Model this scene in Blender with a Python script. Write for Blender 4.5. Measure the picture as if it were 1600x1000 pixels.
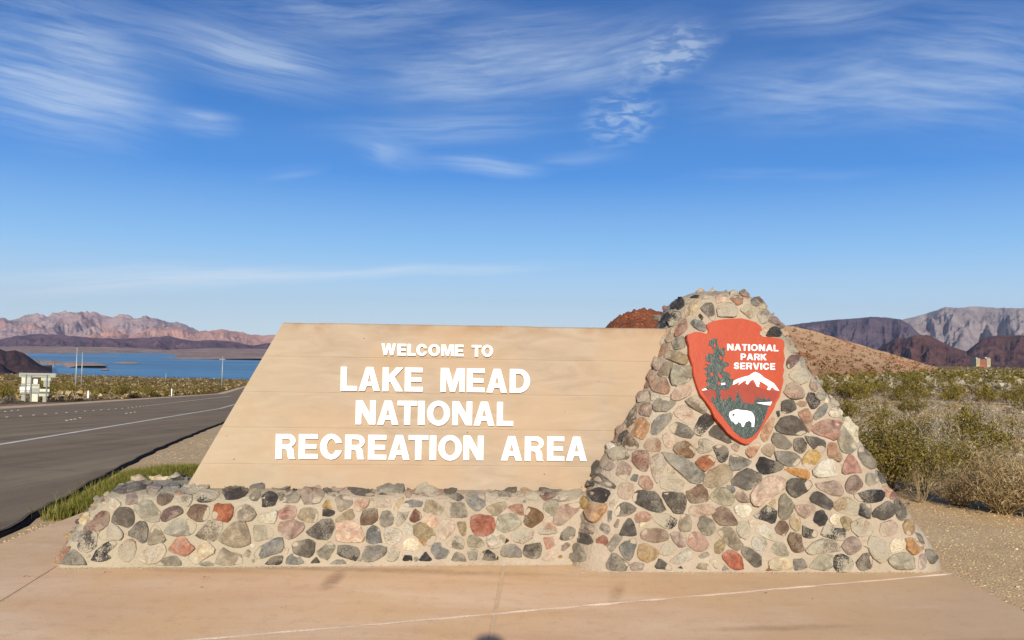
import bpy, bmesh, math, random
import numpy as np
from mathutils import Vector, Matrix
from mathutils.bvhtree import BVHTree

R = math.radians
scene = bpy.context.scene
for o in list(bpy.data.objects):
    bpy.data.objects.remove(o)
COL = scene.collection

# ------------------------------------------------------------------ camera
F = 1250.0                       # focal length in photo pixels (1600 wide)
CAM = Vector((0, 0, 1.6))
PITCH, ROLL = R(2.06), R(0.85)
fw = Vector((0, math.cos(PITCH), math.sin(PITCH)))
r0 = Vector((1, 0, 0)); u0 = Vector((0, -math.sin(PITCH), math.cos(PITCH)))
rt = r0 * math.cos(ROLL) + u0 * math.sin(ROLL)
up = -r0 * math.sin(ROLL) + u0 * math.cos(ROLL)
cd = bpy.data.cameras.new('camera'); cam = bpy.data.objects.new('camera', cd); COL.objects.link(cam)
cd.sensor_width = 36; cd.lens = 36 * F / 1600; cd.clip_start = 0.05; cd.clip_end = 120000
cam.matrix_world = Matrix(((rt.x, up.x, -fw.x, CAM.x), (rt.y, up.y, -fw.y, CAM.y), (rt.z, up.z, -fw.z, CAM.z), (0, 0, 0, 1)))
scene.camera = cam

# ------------------------------------------------------------------ light
SUN_EL, SUN_AZ = R(21.0), R(180 - 1.8)       # azimuth the sun stands at, clockwise from +Y: behind the camera, a touch to the right
sv = Vector((math.sin(SUN_AZ) * math.cos(SUN_EL), math.cos(SUN_AZ) * math.cos(SUN_EL), math.sin(SUN_EL)))
sd = bpy.data.lights.new('sun', 'SUN'); sun = bpy.data.objects.new('sun', sd); COL.objects.link(sun)
sd.energy = 4.6; sd.angle = R(0.55); sd.color = (1.0, 0.935, 0.815)
sun.rotation_euler = sv.to_track_quat('Z', 'Y').to_euler(); sun.location = (3, -10, 12)
scene.view_settings.view_transform = 'Standard'; scene.view_settings.look = 'None'
scene.view_settings.exposure = 0.34; scene.view_settings.gamma = 1.0; scene.view_settings.use_curve_mapping = False

class NT:
    """tiny node-tree helper"""
    def __init__(s, tree): s.t = tree; s.n = tree.nodes; s.l = tree.links
    def node(s, typ, ins=None, **kw):
        n = s.n.new(typ)
        for k, v in kw.items(): setattr(n, k, v)
        for k, v in (ins or {}).items():
            if isinstance(v, bpy.types.NodeSocket): s.l.new(v, n.inputs[k])
            else: n.inputs[k].default_value = v
        return n
    def math(s, op, a, b=0.0, c=0.0, clamp=False):
        n = s.node('ShaderNodeMath', {0: a, 1: b, 2: c}, operation=op); n.use_clamp = clamp; return n.outputs[0]
    def vmath(s, op, a, b=(0, 0, 0)):
        return s.node('ShaderNodeVectorMath', {0: a, 1: b}, operation=op).outputs[0]
    def mix(s, f, a, b, blend='MIX'):
        n = s.node('ShaderNodeMix', data_type='RGBA', blend_type=blend)
        for sock, v in ((n.inputs[0], f), (n.inputs[6], a), (n.inputs[7], b)):
            if isinstance(v, bpy.types.NodeSocket): s.l.new(v, sock)
            else: sock.default_value = v if not isinstance(v, tuple) or len(v) == 4 else (*v, 1)
        return n.outputs[2]
    def noise(s, vec, scale, detail=4, rough=.55, dist=0.0):
        return s.node('ShaderNodeTexNoise', {'Vector': vec, 'Scale': scale, 'Detail': detail, 'Roughness': rough, 'Distortion': dist}).outputs[0]
    def ramp(s, f, stops, interp='LINEAR'):
        n = s.node('ShaderNodeValToRGB', {0: f}); cr = n.color_ramp; cr.interpolation = interp
        while len(cr.elements) < len(stops): cr.elements.new(.5)
        for e, (p, c) in zip(cr.elements, stops):
            e.position = p; e.color = (*c, 1) if len(c) == 3 else c
        return n.outputs[0]
    def maprange(s, v, a, b, c=0.0, d=1.0, smooth=True):
        return s.node('ShaderNodeMapRange', {0: v, 1: a, 2: b, 3: c, 4: d}, interpolation_type='SMOOTHSTEP' if smooth else 'LINEAR').outputs[0]

# ------------------------------------------------------------------ sky
world = bpy.data.worlds.new('World'); scene.world = world; world.use_nodes = True
w = NT(world.node_tree); w.n.clear()
sky = w.node('ShaderNodeTexSky', sky_type='NISHITA', sun_disc=False)
sky.sun_elevation = SUN_EL; sky.sun_rotation = SUN_AZ; sky.altitude = 450; sky.air_density = 1.0; sky.dust_density = 0.35; sky.ozone_density = 2.2
hs = w.node('ShaderNodeHueSaturation', {'Hue': 0.502, 'Saturation': 1.22, 'Value': 1.0, 'Fac': 1.0, 'Color': sky.outputs[0]})
tc = w.node('ShaderNodeTexCoord').outputs['Generated']
sx = w.node('ShaderNodeSeparateXYZ', {0: tc})
BGS = 0.095
def skc(r, g, b):
    f = lambda c: ((c / 255 + .055) / 1.055) ** 2.4 / BGS / 1.15 / 14
    return (f(r), f(g), f(b))
grad = w.ramp(w.math('MAXIMUM', sx.outputs[2], 0.0), [(0.0, skc(214, 234, 246)), (.045, skc(194, 223, 246)), (.12, skc(138, 192, 242)), (.21, skc(72, 142, 222)), (.36, skc(30, 98, 176)), (.55, skc(20, 76, 148)), (1.0, skc(12, 54, 120))])
grad = w.mix(1.0, grad, (14, 14, 14, 1), 'MULTIPLY')
gm = w.mix(.90, hs.outputs[0], grad)
el = w.math('ARCSINE', sx.outputs[2]); az = w.math('ARCTAN2', sx.outputs[0], sx.outputs[1])
zz = w.math('MAXIMUM', w.math('ADD', sx.outputs[2], 0.10), 0.02)
pl = w.node('ShaderNodeCombineXYZ', {0: w.math('DIVIDE', sx.outputs[0], zz), 1: w.math('DIVIDE', sx.outputs[1], zz), 2: 0.0}).outputs[0]
# stretched fibres of the cirrus sheet
def rotscale(v, ang, s):
    return w.node('ShaderNodeMapping', {'Vector': v, 'Rotation': (0, 0, ang), 'Scale': s}).outputs[0]
fib = w.noise(rotscale(pl, 0.18, (0.7, 3.0, 1)), 1.0, 8, .58, .5)
fib2 = w.noise(rotscale(pl, -0.25, (1.2, 6.0, 1)), 1.7, 8, .6, .5)
base = w.noise(rotscale(pl, 0.1, (0.45, 0.9, 1)), .8, 4, .5, .4)
aev = w.node('ShaderNodeCombineXYZ', {0: az, 1: el, 2: 0.0}).outputs[0]
warp = w.node('ShaderNodeTexNoise', {'Vector': aev, 'Scale': 5.0, 'Detail': 3}).outputs[1]
aew = w.vmath('ADD', aev, w.vmath('MULTIPLY', w.vmath('SUBTRACT', warp, (.5, .5, .5)), (.07, .022, 0)))
ripn = w.node('ShaderNodeTexNoise', {'Vector': w.node('ShaderNodeMapping', {'Vector': aev, 'Rotation': (0, 0, -.35), 'Scale': (38, 110, 1)}).outputs[0], 'Scale': 1.0, 'Detail': 4, 'Distortion': .6}).outputs[0]
HZN = 545.0
def pix_ae(px, py):
    h = HZN + (px - 800) * math.tan(ROLL)
    x = (px - 800) / F; z = (h - py) / F
    d = Vector((x, 1, z)).normalized()
    return math.atan2(d.x, d.y), math.asin(d.z)
def streak(x0, y0, x1, y1, wpx, gain, kind='f', soft=1.0):
    a0, e0 = pix_ae(x0, y0); a1, e1 = pix_ae(x1, y1)
    cx, cy = (a0 + a1) / 2, (e0 + e1) / 2; L = math.hypot(a1 - a0, e1 - e0) / 2; ang = math.atan2(e1 - e0, a1 - a0)
    m = w.node('ShaderNodeMapping', {'Vector': w.vmath('SUBTRACT', aew, (cx, cy, 0)), 'Rotation': (0, 0, -ang)}).outputs[0]
    m = w.vmath('MULTIPLY', m, (1 / L, F / wpx, 0))
    ln = w.node('ShaderNodeVectorMath', {0: m}, operation='LENGTH').outputs['Value']
    v = w.maprange(ln, soft, 0.0, 0, gain)
    if kind == 'r': t = w.maprange(ripn, .40, .64, .12, 1.0)
    else:
        al = w.node('ShaderNodeMapping', {'Vector': aew, 'Rotation': (0, 0, -ang)}).outputs[0]
        k = dict(f=(8, 66, 1), g=(5, 90, 1))[kind]
        nn = w.noise(w.vmath('MULTIPLY', w.vmath('ADD', al, (x0 * .01, y0 * .01, 0)), k), 1.0, 9, .64, .15)
        t = w.maprange(nn, .30, .74, .10, 1.0)
    return w.math('MULTIPLY', v, t)
ST = [(-200, 70, 300, 205, 95, 1.0, 'g'), (-100, 110, 330, 192, 40, .7, 'g'), (230, 178, 395, 200, 26, 1.0, 'f'), (-160, 0, 330, 110, 130, .75, 'f'), (120, 5, 600, 140, 75, .8, 'g'),
      (220, 30, 520, 115, 34, .8, 'g'), (380, 90, 1060, 75, 100, .62, 'f'), (520, 140, 960, 88, 60, .6, 'g'), (740, 130, 1160, 15, 70, .75, 'f'),
      (935, 125, 1140, 28, 48, .95, 'r'), (885, 195, 1040, 160, 62, .9, 'r'), (400, 200, 980, 180, 34, .65, 'g'), (500, 212, 700, 262, 34, .6, 'f'),
      (560, 230, 625, 246, 18, .7, 'f'), (630, 246, 880, 272, 22, .9, 'g'), (-260, 448, 560, 424, 30, 1.5, 'g'), (200, 438, 700, 416, 18, 1.0, 'g'), (380, 430, 1000, 406, 13, 1.0, 'g'),
      (940, 160, 1700, 80, 90, .5, 'f'), (1250, 50, 1850, 150, 130, .7, 'f'), (1080, 30, 1500, -15, 36, .7, 'g'), (200, -10, 860, -30, 80, .7, 'f'), (980, 110, 1700, 160, 44, .45, 'g'),
      (1000, 278, 1450, 260, 15, .4, 'g'), (380, 274, 520, 260, 14, .45, 'g'), (800, 255, 1010, 238, 20, .45, 'f'), (20, 40, 260, 80, 40, .55, 'g'), (650, 60, 1000, 20, 50, .4, 'g')]
cl = None
for s_ in ST:
    v = streak(*s_); cl = v if cl is None else w.math('ADD', cl, v)
veil = w.math('MULTIPLY', w.maprange(base, .42, .75, 0, .24), w.math('MULTIPLY', w.maprange(fib, .25, .75, .25, 1), w.maprange(el, .17, .36)))
cl = w.math('MINIMUM', w.math('ADD', cl, veil), .92)
cl = w.math('MULTIPLY', cl, .52)
cloudcol = w.mix(w.maprange(el, 0.0, .35), (7.2, 8.0, 8.8, 1), (5.6, 6.6, 7.7, 1))
skyc = w.mix(cl, gm, cloudcol)
bg = w.node('ShaderNodeBackground', {'Color': skyc, 'Strength': BGS})
w.l.new(bg.outputs[0], w.node('ShaderNodeOutputWorld').inputs[0])

# ------------------------------------------------------------------ general helpers
def ray(px, py):
    return (fw + rt * ((px - 800) / F) + up * ((500 - py) / F)).normalized()
def on_z(px, py, z=0.0):
    d = ray(px, py); return CAM + d * ((z - CAM.z) / d.z)
def on_plane(px, py, p, n):
    d = ray(px, py); return CAM + d * ((p - CAM).dot(n) / d.dot(n))
def rgb(r, g, b, k=1.5):
    f = lambda c: (c / 255 / 12.92 if c / 255 < .04045 else ((c / 255 + .055) / 1.055) ** 2.4) / k
    return (f(r), f(g), f(b))
def put(name, me, mat=None, parent=None, **tags):
    o = bpy.data.objects.new(name, me); COL.objects.link(o)
    if mat and me: me.materials.append(mat)
    if parent: o.parent = parent
    for k, v in tags.items(): o[k] = v
    return o
def empty(name, loc, label, category, group=None):
    o = bpy.data.objects.new(name, None); COL.objects.link(o); o.location = loc; o.empty_display_size = .2
    o['label'] = label; o['category'] = category
    if group: o['group'] = group
    return o
def under(o, parent):
    """parent a world-space mesh object to an Empty, keeping its world position"""
    o.parent = parent; o.matrix_parent_inverse = Matrix.Translation(-parent.location) if parent.rotation_euler.z == 0 else (Matrix.Translation(parent.location) @ parent.rotation_euler.to_matrix().to_4x4()).inverted()
    return o
def mesh(name, vs, fs, smooth=False):
    me = bpy.data.meshes.new(name); me.from_pydata([tuple(v) for v in vs], [], fs); me.update()
    if smooth: me.polygons.foreach_set('use_smooth', [True] * len(me.polygons))
    return me
class MB:
    def __init__(s): s.v = []; s.f = []
    def add(s, vs, fs):
        b = len(s.v); s.v += [tuple(v) for v in vs]; s.f += [tuple(i + b for i in f) for f in fs]
    def box(s, x0, x1, y0, y1, z0, z1):
        s.add([(x0, y0, z0), (x1, y0, z0), (x1, y1, z0), (x0, y1, z0), (x0, y0, z1), (x1, y0, z1), (x1, y1, z1), (x0, y1, z1)],
              [(0, 3, 2, 1), (4, 5, 6, 7), (0, 1, 5, 4), (1, 2, 6, 5), (2, 3, 7, 6), (3, 0, 4, 7)])
    def tube(s, pts, rad, n=4, cap=True):
        rings = []
        for i, p in enumerate(pts):
            p = Vector(p); a = Vector(pts[max(i - 1, 0)]); b = Vector(pts[min(i + 1, len(pts) - 1)])
            t = (b - a).normalized(); q = t.orthogonal().normalized(); r_ = t.cross(q)
            rr = rad[i] if isinstance(rad, (list, tuple)) else rad
            rings.append([p + (q * math.cos(k * 2 * math.pi / n) + r_ * math.sin(k * 2 * math.pi / n)) * rr for k in range(n)])
        vs = [v for rg in rings for v in rg]; fs = []
        for i in range(len(pts) - 1):
            for k in range(n):
                fs.append((i * n + k, i * n + (k + 1) % n, (i + 1) * n + (k + 1) % n, (i + 1) * n + k))
        if cap: fs.append(tuple(range(n))[::-1]); fs.append(tuple((len(pts) - 1) * n + k for k in range(n)))
        s.add(vs, fs)
    def mesh(s, name, smooth=False): return mesh(name, s.v, s.f, smooth)

# numpy value noise
def _h(ix, iy, seed):
    n = (ix.astype(np.int64) * 374761393 + iy.astype(np.int64) * 668265263 + seed * 1442695041) & 0xffffffff
    n = ((n ^ (n >> 13)) * 1274126177) & 0xffffffff
    return ((n ^ (n >> 16)) & 0xffff) / 65535.0
def vnoise(x, y, seed=0):
    x = np.asarray(x, float); y = np.asarray(y, float); ix = np.floor(x); iy = np.floor(y); fx = x - ix; fy = y - iy
    fx = fx * fx * (3 - 2 * fx); fy = fy * fy * (3 - 2 * fy); ix = ix.astype(np.int64); iy = iy.astype(np.int64)
    a = _h(ix, iy, seed); b = _h(ix + 1, iy, seed); c = _h(ix, iy + 1, seed); d = _h(ix + 1, iy + 1, seed)
    return (a * (1 - fx) + b * fx) * (1 - fy) + (c * (1 - fx) + d * fx) * fy
def fbm(x, y, oct=5, seed=0, ridged=False, gain=.5):
    s = 0; a = 1; t = 0
    for i in range(oct):
        v = vnoise(x * 2 ** i, y * 2 ** i, seed + i * 17)
        if ridged: v = 1 - abs(2 * v - 1)
        s = s + v * a; t += a; a *= gain
    return s / t
def smooth(t): t = np.clip(t, 0, 1); return t * t * (3 - 2 * t)

def newmat(name, rough=.85, spec=.3):
    m = bpy.data.materials.new(name); m.use_nodes = True; t = NT(m.node_tree)
    b = m.node_tree.nodes['Principled BSDF']; b.inputs['Roughness'].default_value = rough; b.inputs['Specular IOR Level'].default_value = spec
    return m, t, b
def bump(t, b, h, strength=.3, dist=.01):
    n = t.node('ShaderNodeBump', {'Height': h, 'Strength': strength, 'Distance': dist}); t.l.new(n.outputs[0], b.inputs['Normal'])
def plain(name, c, rough=.6, spec=.3, metal=0.0, var=.12, scale=8.0):
    m, t, b = newmat(name, rough, spec); b.inputs['Metallic'].default_value = metal
    co = t.node('ShaderNodeTexCoord').outputs['Object']
    n = t.noise(co, scale, 5)
    f = t.maprange(n, .3, .7, 1 - var, 1 + var, False)
    cc = t.node('ShaderNodeVectorMath', {0: c, 1: f}, operation='MULTIPLY'); t.l.new(cc.outputs[0], b.inputs['Base Color'])
    return m

HAZE = 2.1e-5
# ------------------------------------------------------------------ terrain
def np_drop(x, y):
    d = np.hypot(x, y); az = np.arctan2(x, y)
    dr0 = d; d = np.maximum(y, .55 * d)      # on the left the land falls away from the monument, straight ahead
    dl = np.where(d < 6, 0, np.where(d < 200, .055 * (d - 6), 10.67 + (.0372 - .005 * smooth((-az - R(18)) / R(14))) * (d - 200)))
    dl = dl - .055 * 1.2 * np.exp(-np.abs(d - 6) / 1.5) * 0
    far = np.clip(d - 700, 0, None); dl = dl + np.where(far > 0, .10 * far, 0)
    dl = np.minimum(dl, 85)
    d = dr0; dr = .012 * np.clip(d - 10, 0, None); dr = np.minimum(dr, 75)
    left = 1 - smooth((az - R(-12)) / R(20))
    left = np.where(az < R(-100), 0.0, left)
    left = np.where((az >= R(-100)) & (az < R(-70)), smooth((az - R(-100)) / R(30)), left)
    return dl * left + dr * (1 - left)
def np_ground(x, y):
    d = np.hypot(x, y)
    und = (fbm(x * .35, y * .35, 3, 5) - .5) * .10 * smooth((d - 9) / 10) + (fbm(x * .02, y * .02, 4, 9) - .5) * 3.0 * smooth((d - 90) / 300)
    az = np.arctan2(x, y); und = und * (1 - .93 * smooth((-az - R(8)) / R(6)) * (1 - smooth((d - 260) / 200)))
    return -.03 - np_drop(x, y) + und
def gz(x, y): return float(np_ground(np.array([x]), np.array([y]))[0])
def on_ground(px, py, extra=0.0):
    d = ray(px, py); t = 2.0; prev = t
    while t < 4000:
        p = CAM + d * t
        if p.z < gz(p.x, p.y) + extra:
            a, b = prev, t
            for _ in range(24):
                m_ = (a + b) / 2; q = CAM + d * m_
                if q.z < gz(q.x, q.y) + extra: b = m_
                else: a = m_
            return CAM + d * a
        prev = t; t *= 1.02
    return CAM + d * prev

# ground material: tan pinkish desert gravel
def ground_mat():
    m, t, b = newmat('desert_soil', .95, .15)
    geo = t.node('ShaderNodeNewGeometry').outputs['Position']
    big = t.noise(geo, .16, 5, .6); mid = t.noise(geo, 1.7, 5, .65); fine = t.noise(geo, 55, 3, .7); peb = t.node('ShaderNodeTexVoronoi', {'Vector': geo, 'Scale': 42.0}).outputs
    c1 = t.ramp(mid, [(.30, rgb(192, 158, 112, .9)), (.5, rgb(212, 182, 134, .9)), (.7, rgb(226, 202, 156, .9))])
    c2 = t.ramp(big, [(.35, rgb(218, 178, 124, .9)), (.65, rgb(202, 174, 128, .9))])
    c = t.mix(.5, c1, c2)
    c = t.mix(t.maprange(fine, .35, .7, 0, .6), c, rgb(150, 120, 88, .95) + (1,))
    hsv = t.node('ShaderNodeHueSaturation', {'Saturation': .35, 'Value': 1.35, 'Fac': 1.0, 'Color': peb[1]}).outputs[0]
    pc = t.mix(.80, hsv, rgb(206, 184, 150, .95) + (1,))
    c = t.mix(t.maprange(peb[0], .32, .18, 0, .45), c, pc)
    t.l.new(c, b.inputs['Base Color'])
    hgt = t.math('ADD', t.math('MULTIPLY', mid, .6), t.math('ADD', t.math('MULTIPLY', fine, .35), t.math('MULTIPLY', t.maprange(peb[0], .4, 0), .5)))
    bump(t, b, hgt, .7, .03)
    return m
M_SOIL = ground_mat()
def far_soil():
    m, t, b = newmat('scrub_plain', .95, .1)
    geo = t.node('ShaderNodeNewGeometry').outputs['Position']
    n1 = t.noise(geo, .05, 6, .7); n2 = t.noise(geo, .6, 4, .7); n3 = t.noise(geo, .004, 4, .6)
    c = t.ramp(n2, [(.32, rgb(92, 80, 46, 1.02)), (.5, rgb(140, 112, 76, 1.02)), (.72, rgb(186, 152, 112, 1.02))])
    c = t.mix(t.maprange(n1, .4, .65, 0, .6), c, rgb(112, 92, 50, 1.02) + (1,))
    c = t.mix(t.maprange(n3, .5, .6, 0, .5), c, rgb(185, 150, 115, 1.02) + (1,))
    near = t.ramp(t.noise(geo, 1.7, 5, .65), [(.3, rgb(176, 143, 116, 1.02)), (.5, rgb(196, 163, 134, 1.02)), (.7, rgb(210, 182, 152, 1.02))])
    cc = t.node('ShaderNodeTexCoord').outputs['Object']
    ln = t.node('ShaderNodeVectorMath', {0: cc}, operation='LENGTH').outputs['Value']
    c = t.mix(t.maprange(ln, 30, 90), near, c)
    t.l.new(c, b.inputs['Base Color'])
    bump(t, b, t.math('ADD', n2, t.noise(geo, 14, 4, .7)), .8, .15)
    return m
M_FAR = far_soil()

def polar_ground(name, d0, d1, nr, na, mat, label=None):
    ds = np.geomspace(d0, d1, nr); azs = np.concatenate([np.linspace(-50, 50, na), np.linspace(50, 310, na // 4)[1:-1]]) * math.pi / 180
    A, D = np.meshgrid(azs, ds); X = np.sin(A) * D; Y = np.cos(A) * D; Z = np_ground(X, Y)
    n = len(azs); vs = np.stack([X, Y, Z], -1).reshape(-1, 3)
    fs = [(i * n + j, i * n + (j + 1) % n, (i + 1) * n + (j + 1) % n, (i + 1) * n + j) for i in range(nr - 1) for j in range(n)]
    return vs.tolist(), fs, n
vs, fs, n_ = polar_ground('ground', 1.0, 40.0, 130, 360, M_SOIL)
vs.append((0, 0, gz(0, 0.01))); fs += [(len(vs) - 1, (j + 1) % n_, j) for j in range(n_)]
fs = [f[::-1] for f in fs]
put('ground', mesh('ground', vs, fs, True), M_SOIL, kind='structure')
vs, fs, n_ = polar_ground('desert_plain', 40.0, 40000.0, 150, 420, M_FAR)
put('desert_plain', mesh('desert_plain', vs, [f[::-1] for f in fs], True), M_FAR, kind='structure')

# ------------------------------------------------------------------ lake
def water():
    m, t, b = newmat('lake_water', .28, .12)
    geo = t.node('ShaderNodeNewGeometry').outputs['Position']
    st = t.node('ShaderNodeMapping', {'Vector': geo, 'Scale': (.0006, .003, 1)}).outputs[0]
    n = t.noise(st, 1.0, 6, .6)
    t.l.new(t.ramp(n, [(.35, rgb(14, 84, 124)), (.5, rgb(34, 122, 162)), (.66, rgb(100, 172, 200))]), b.inputs['Base Color'])
    bump(t, b, t.noise(geo, .8, 4, .7), .6, .4)
    return m
M_WATER = water(); M_PEN = None
wl = -66.0
vs = [(-16000, 700, wl), (2000, 700, wl), (2000, 9000, wl), (-16000, 9000, wl)]
put('lake', mesh('lake', vs, [(0, 1, 2, 3)]), M_WATER, kind='structure')

# ------------------------------------------------------------------ mountains: real relief between a foot and a crest distance
def hz(px): return HZN + (px - 800) * math.tan(ROLL)
def rock_mat(name, cols, scale, streaks=True, vertical=.0, bmp=20.0, strength=.8, seed=0.0, patch=None):
    m, t, b = newmat(name, .95, .08)
    geo = t.vmath('ADD', t.node('ShaderNodeNewGeometry').outputs['Position'], (seed, seed * .7, 0))
    n = t.noise(geo, scale, 7, .66, .4); n2 = t.noise(geo, scale * 7, 5, .7)
    strat = t.noise(t.node('ShaderNodeMapping', {'Vector': geo, 'Scale': (scale * .5, scale * .5, scale * 9)}).outputs[0], 1.0, 4, .6, .8)
    f = t.math('ADD', t.math('MULTIPLY', n, .55), t.math('ADD', t.math('MULTIPLY', strat, .25), t.math('MULTIPLY', n2, .2)))
    k = len(cols); c = t.ramp(f, [(.34 + .32 * i / (k - 1), rgb(*cc)) for i, cc in enumerate(cols)])
    if patch:
        pm = t.noise(geo, patch[1], 4, .6); c = t.mix(t.maprange(pm, patch[2], patch[2] + .08, 0, .85), c, rgb(*patch[0]) + (1,))
    t.l.new(c, b.inputs['Base Color'])
    bump(t, b, t.math('ADD', n, t.math('MULTIPLY', n2, .4)), strength, bmp)
    return m
def mountain(name, prof, foot, df, dc, mat, seed, gully=.28, nscale=1.0, nu=500, nt=60, power=1.15, crest_noise=.02, plateau=0.0, label=None, kind='structure', dvar=.1, taper=0):
    """prof/foot: (px, py) traces; the face rises from distance df to dc and falls away behind"""
    px = np.linspace(prof[0][0], prof[-1][0], nu)
    top = np.interp(px, [p[0] for p in prof], [p[1] for p in prof]); bot = np.interp(px, [p[0] for p in foot], [p[1] for p in foot]) if foot else px * 0
    if isinstance(df, list): df = np.interp(px, [p[0] for p in df], [p[1] for p in df])
    if isinstance(dc, list): dc = np.interp(px, [p[0] for p in dc], [p[1] for p in dc])
    h = HZN + (px - 800) * math.tan(ROLL); azv = (px - 800) / F
    tt = (h - top) / F; tb = (h - bot) / F
    if not foot: tb = (np_ground(azv * df, df) - 1.6) / df
    if taper:      # both ends run out level with the ground
        wn_ = smooth((px - px[0]) / taper) * smooth((px[-1] - px) / taper); tt = tb + (tt - tb) * wn_ - .002 * (1 - wn_)
    rows = []; xs = azv
    T = np.concatenate([np.linspace(0, 1, nt), 1 + np.linspace(.04, 1.0, 14)])
    freq = nscale * 9.0 / (abs(azv[-1] - azv[0]) + 1e-6)
    dv = dc * (1 + dvar * (fbm(xs * freq * .5, xs * 0, 3, seed + 3) - .5) * 2)
    V = []
    for t_ in T:
        if t_ <= 1:
            d = df + (dv - df) * t_
            s = t_ ** power
            nz = fbm(xs * freq + seed, np.full_like(xs, t_ * 1.8) + fbm(xs * freq * .7, np.full_like(xs, t_ * 2.), 3, seed + 9) * .8, 6, seed, True, .55)
            env = math.sin(math.pi * min(t_, 1)) ** .7 if t_ < 1 else 0
            tan = tb + (tt - tb) * (s + (nz - .62) * gully * 2.2 * env)
            if t_ > .97: tan = tan + (tt - tb) * (fbm(xs * freq * 6, xs * 0 + t_, 4, seed + 21) - .5) * crest_noise * 2
            z = 1.6 + d * tan
            last = z; dl = d
        else:
            u = t_ - 1; d = dl + (dv - df) * u * .9
            z = last * (1 - smooth(u)) + (1.6 + dl * tb) * smooth(u) - u * 2
        V.append(np.stack([xs * d, d, z], -1))
    V = np.array(V); nr = len(T)
    V[0, :, 2] -= (dv - df) * .003 + .4
    vs = V.reshape(-1, 3).tolist(); fs = [(i * nu + j, i * nu + j + 1, (i + 1) * nu + j + 1, (i + 1) * nu + j) for i in range(nr - 1) for j in range(nu - 1)]
    return put(name, mesh(name, vs, fs, True), mat, kind=kind)

M_FARMT = rock_mat('pale_mauve_rock', [(150, 124, 130), (204, 172, 170), (232, 200, 188), (190, 162, 164)], .0016, bmp=90, strength=1.0, patch=((232, 172, 152), .0007, .55))
M_PINK = rock_mat('pink_rock', [(190, 144, 134), (236, 182, 162), (246, 208, 188)], .003, bmp=40, seed=500.0)
M_PURP = rock_mat('purple_rock', [(88, 66, 84), (128, 100, 112), (166, 134, 130)], .0040, bmp=40, seed=900.0)
M_SHORE = rock_mat('shore_rock', [(148, 118, 112), (190, 158, 142), (226, 198, 172)], .006, bmp=15, seed=1300.0, patch=((216, 190, 168), .006, .58))
M_SPIT = rock_mat('pale_spit_rock', [(176, 142, 126), (214, 182, 158), (236, 212, 188)], .01, bmp=4, seed=1500.0)
M_DARKHILL = rock_mat('dark_brown_rock', [(74, 54, 56), (100, 74, 70), (124, 96, 86)], .008, bmp=6, seed=77.0)
M_MESA = rock_mat('blue_violet_rock', [(80, 68, 84), (110, 94, 108), (140, 118, 122)], .0016, bmp=30, seed=200.0, patch=((160, 130, 128), .0022, .58))
M_GREYMT = rock_mat('grey_limestone', [(128, 114, 120), (182, 166, 162), (210, 192, 182)], .0018, bmp=80, seed=300.0)
M_MAROON = rock_mat('maroon_rock', [(78, 52, 54), (114, 78, 72), (150, 112, 96)], .003, bmp=15, seed=400.0, patch=((124, 76, 70), .004, .58))
M_TANHILL = rock_mat('tan_gravel_slope', [(204, 144, 100), (234, 184, 136), (246, 208, 164)], .05, bmp=.6, strength=.5, seed=40.0, patch=((206, 124, 76), .02, .54))
M_REDROCK = rock_mat('red_brown_rock', [(118, 66, 44), (164, 98, 66), (200, 136, 98)], .6, bmp=.5, seed=60.0)

mountain('far_mountain_range', [(-1000, 512), (-800, 495), (-600, 505), (-420, 500), (-250, 492), (-120, 502), (0, 498), (20, 499), (43, 491), (70, 493), (90, 489), (110, 487), (130, 490), (152, 488), (170, 494), (191, 491), (205, 496), (222, 495), (245, 495), (262, 502), (285, 506), (300, 512), (312, 518), (322, 517), (330, 520), (420, 526), (520, 532), (640, 536), (760, 530), (900, 535), (1040, 528), (1200, 536)],
         [(-1000, 530), (-420, 545), (0, 535), (640, 552), (1200, 556)], 11000, 15500, M_FARMT, 11, .50, 4.2, nu=1500, nt=80, crest_noise=.13)
mountain('pink_ridge', [(195, 531), (215, 520), (235, 513), (262, 511), (285, 514), (305, 520), (325, 518), (345, 514), (362, 517), (380, 519), (392, 523), (410, 524), (430, 523), (470, 530), (560, 536), (700, 546)],
         [(195, 538), (700, 553)], 9500, 11500, M_PINK, 23, .42, 1.6, nu=600, crest_noise=.05)
mountain('purple_ridge', [(-1000, 526), (-700, 518), (-420, 530), (-200, 520), (-60, 533), (0, 531), (25, 525), (60, 522), (95, 523), (140, 528), (185, 529), (215, 528), (245, 527), (262, 524), (285, 530), (305, 533), (330, 531), (360, 533), (395, 540), (420, 536), (520, 545), (640, 550), (760, 549), (950, 552), (1200, 556)],
         [(-1000, 545), (-420, 550), (0, 546), (760, 560), (1200, 566)], 6500, 8500, M_PURP, 31, .46, 4.6, nu=1300, crest_noise=.05)
mountain('far_shore', [(-1000, 534), (-420, 545), (-60, 541), (0, 542), (60, 541), (130, 542), (200, 543), (260, 547), (330, 544), (410, 545), (520, 549), (760, 556), (1200, 560)],
         [(-1000, 552), (-420, 560), (40, 556), (60, 558), (120, 559), (170, 562), (220, 563), (260, 560), (300, 558), (400, 557), (520, 560), (760, 566), (1200, 572)], 3600, 6600, M_SHORE, 47, .12, 5.0, nu=1000, nt=40, dvar=.0)
mountain('brown_hill', [(-260, 560), (-120, 538), (-40, 542), (0, 545), (12, 549), (25, 547), (38, 551), (52, 561), (64, 570), (76, 576), (84, 581)],
         [(-260, 590), (0, 586), (84, 582)], 900, 1500, M_DARKHILL, 53, .12, 1.0, nu=240, nt=40)
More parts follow.
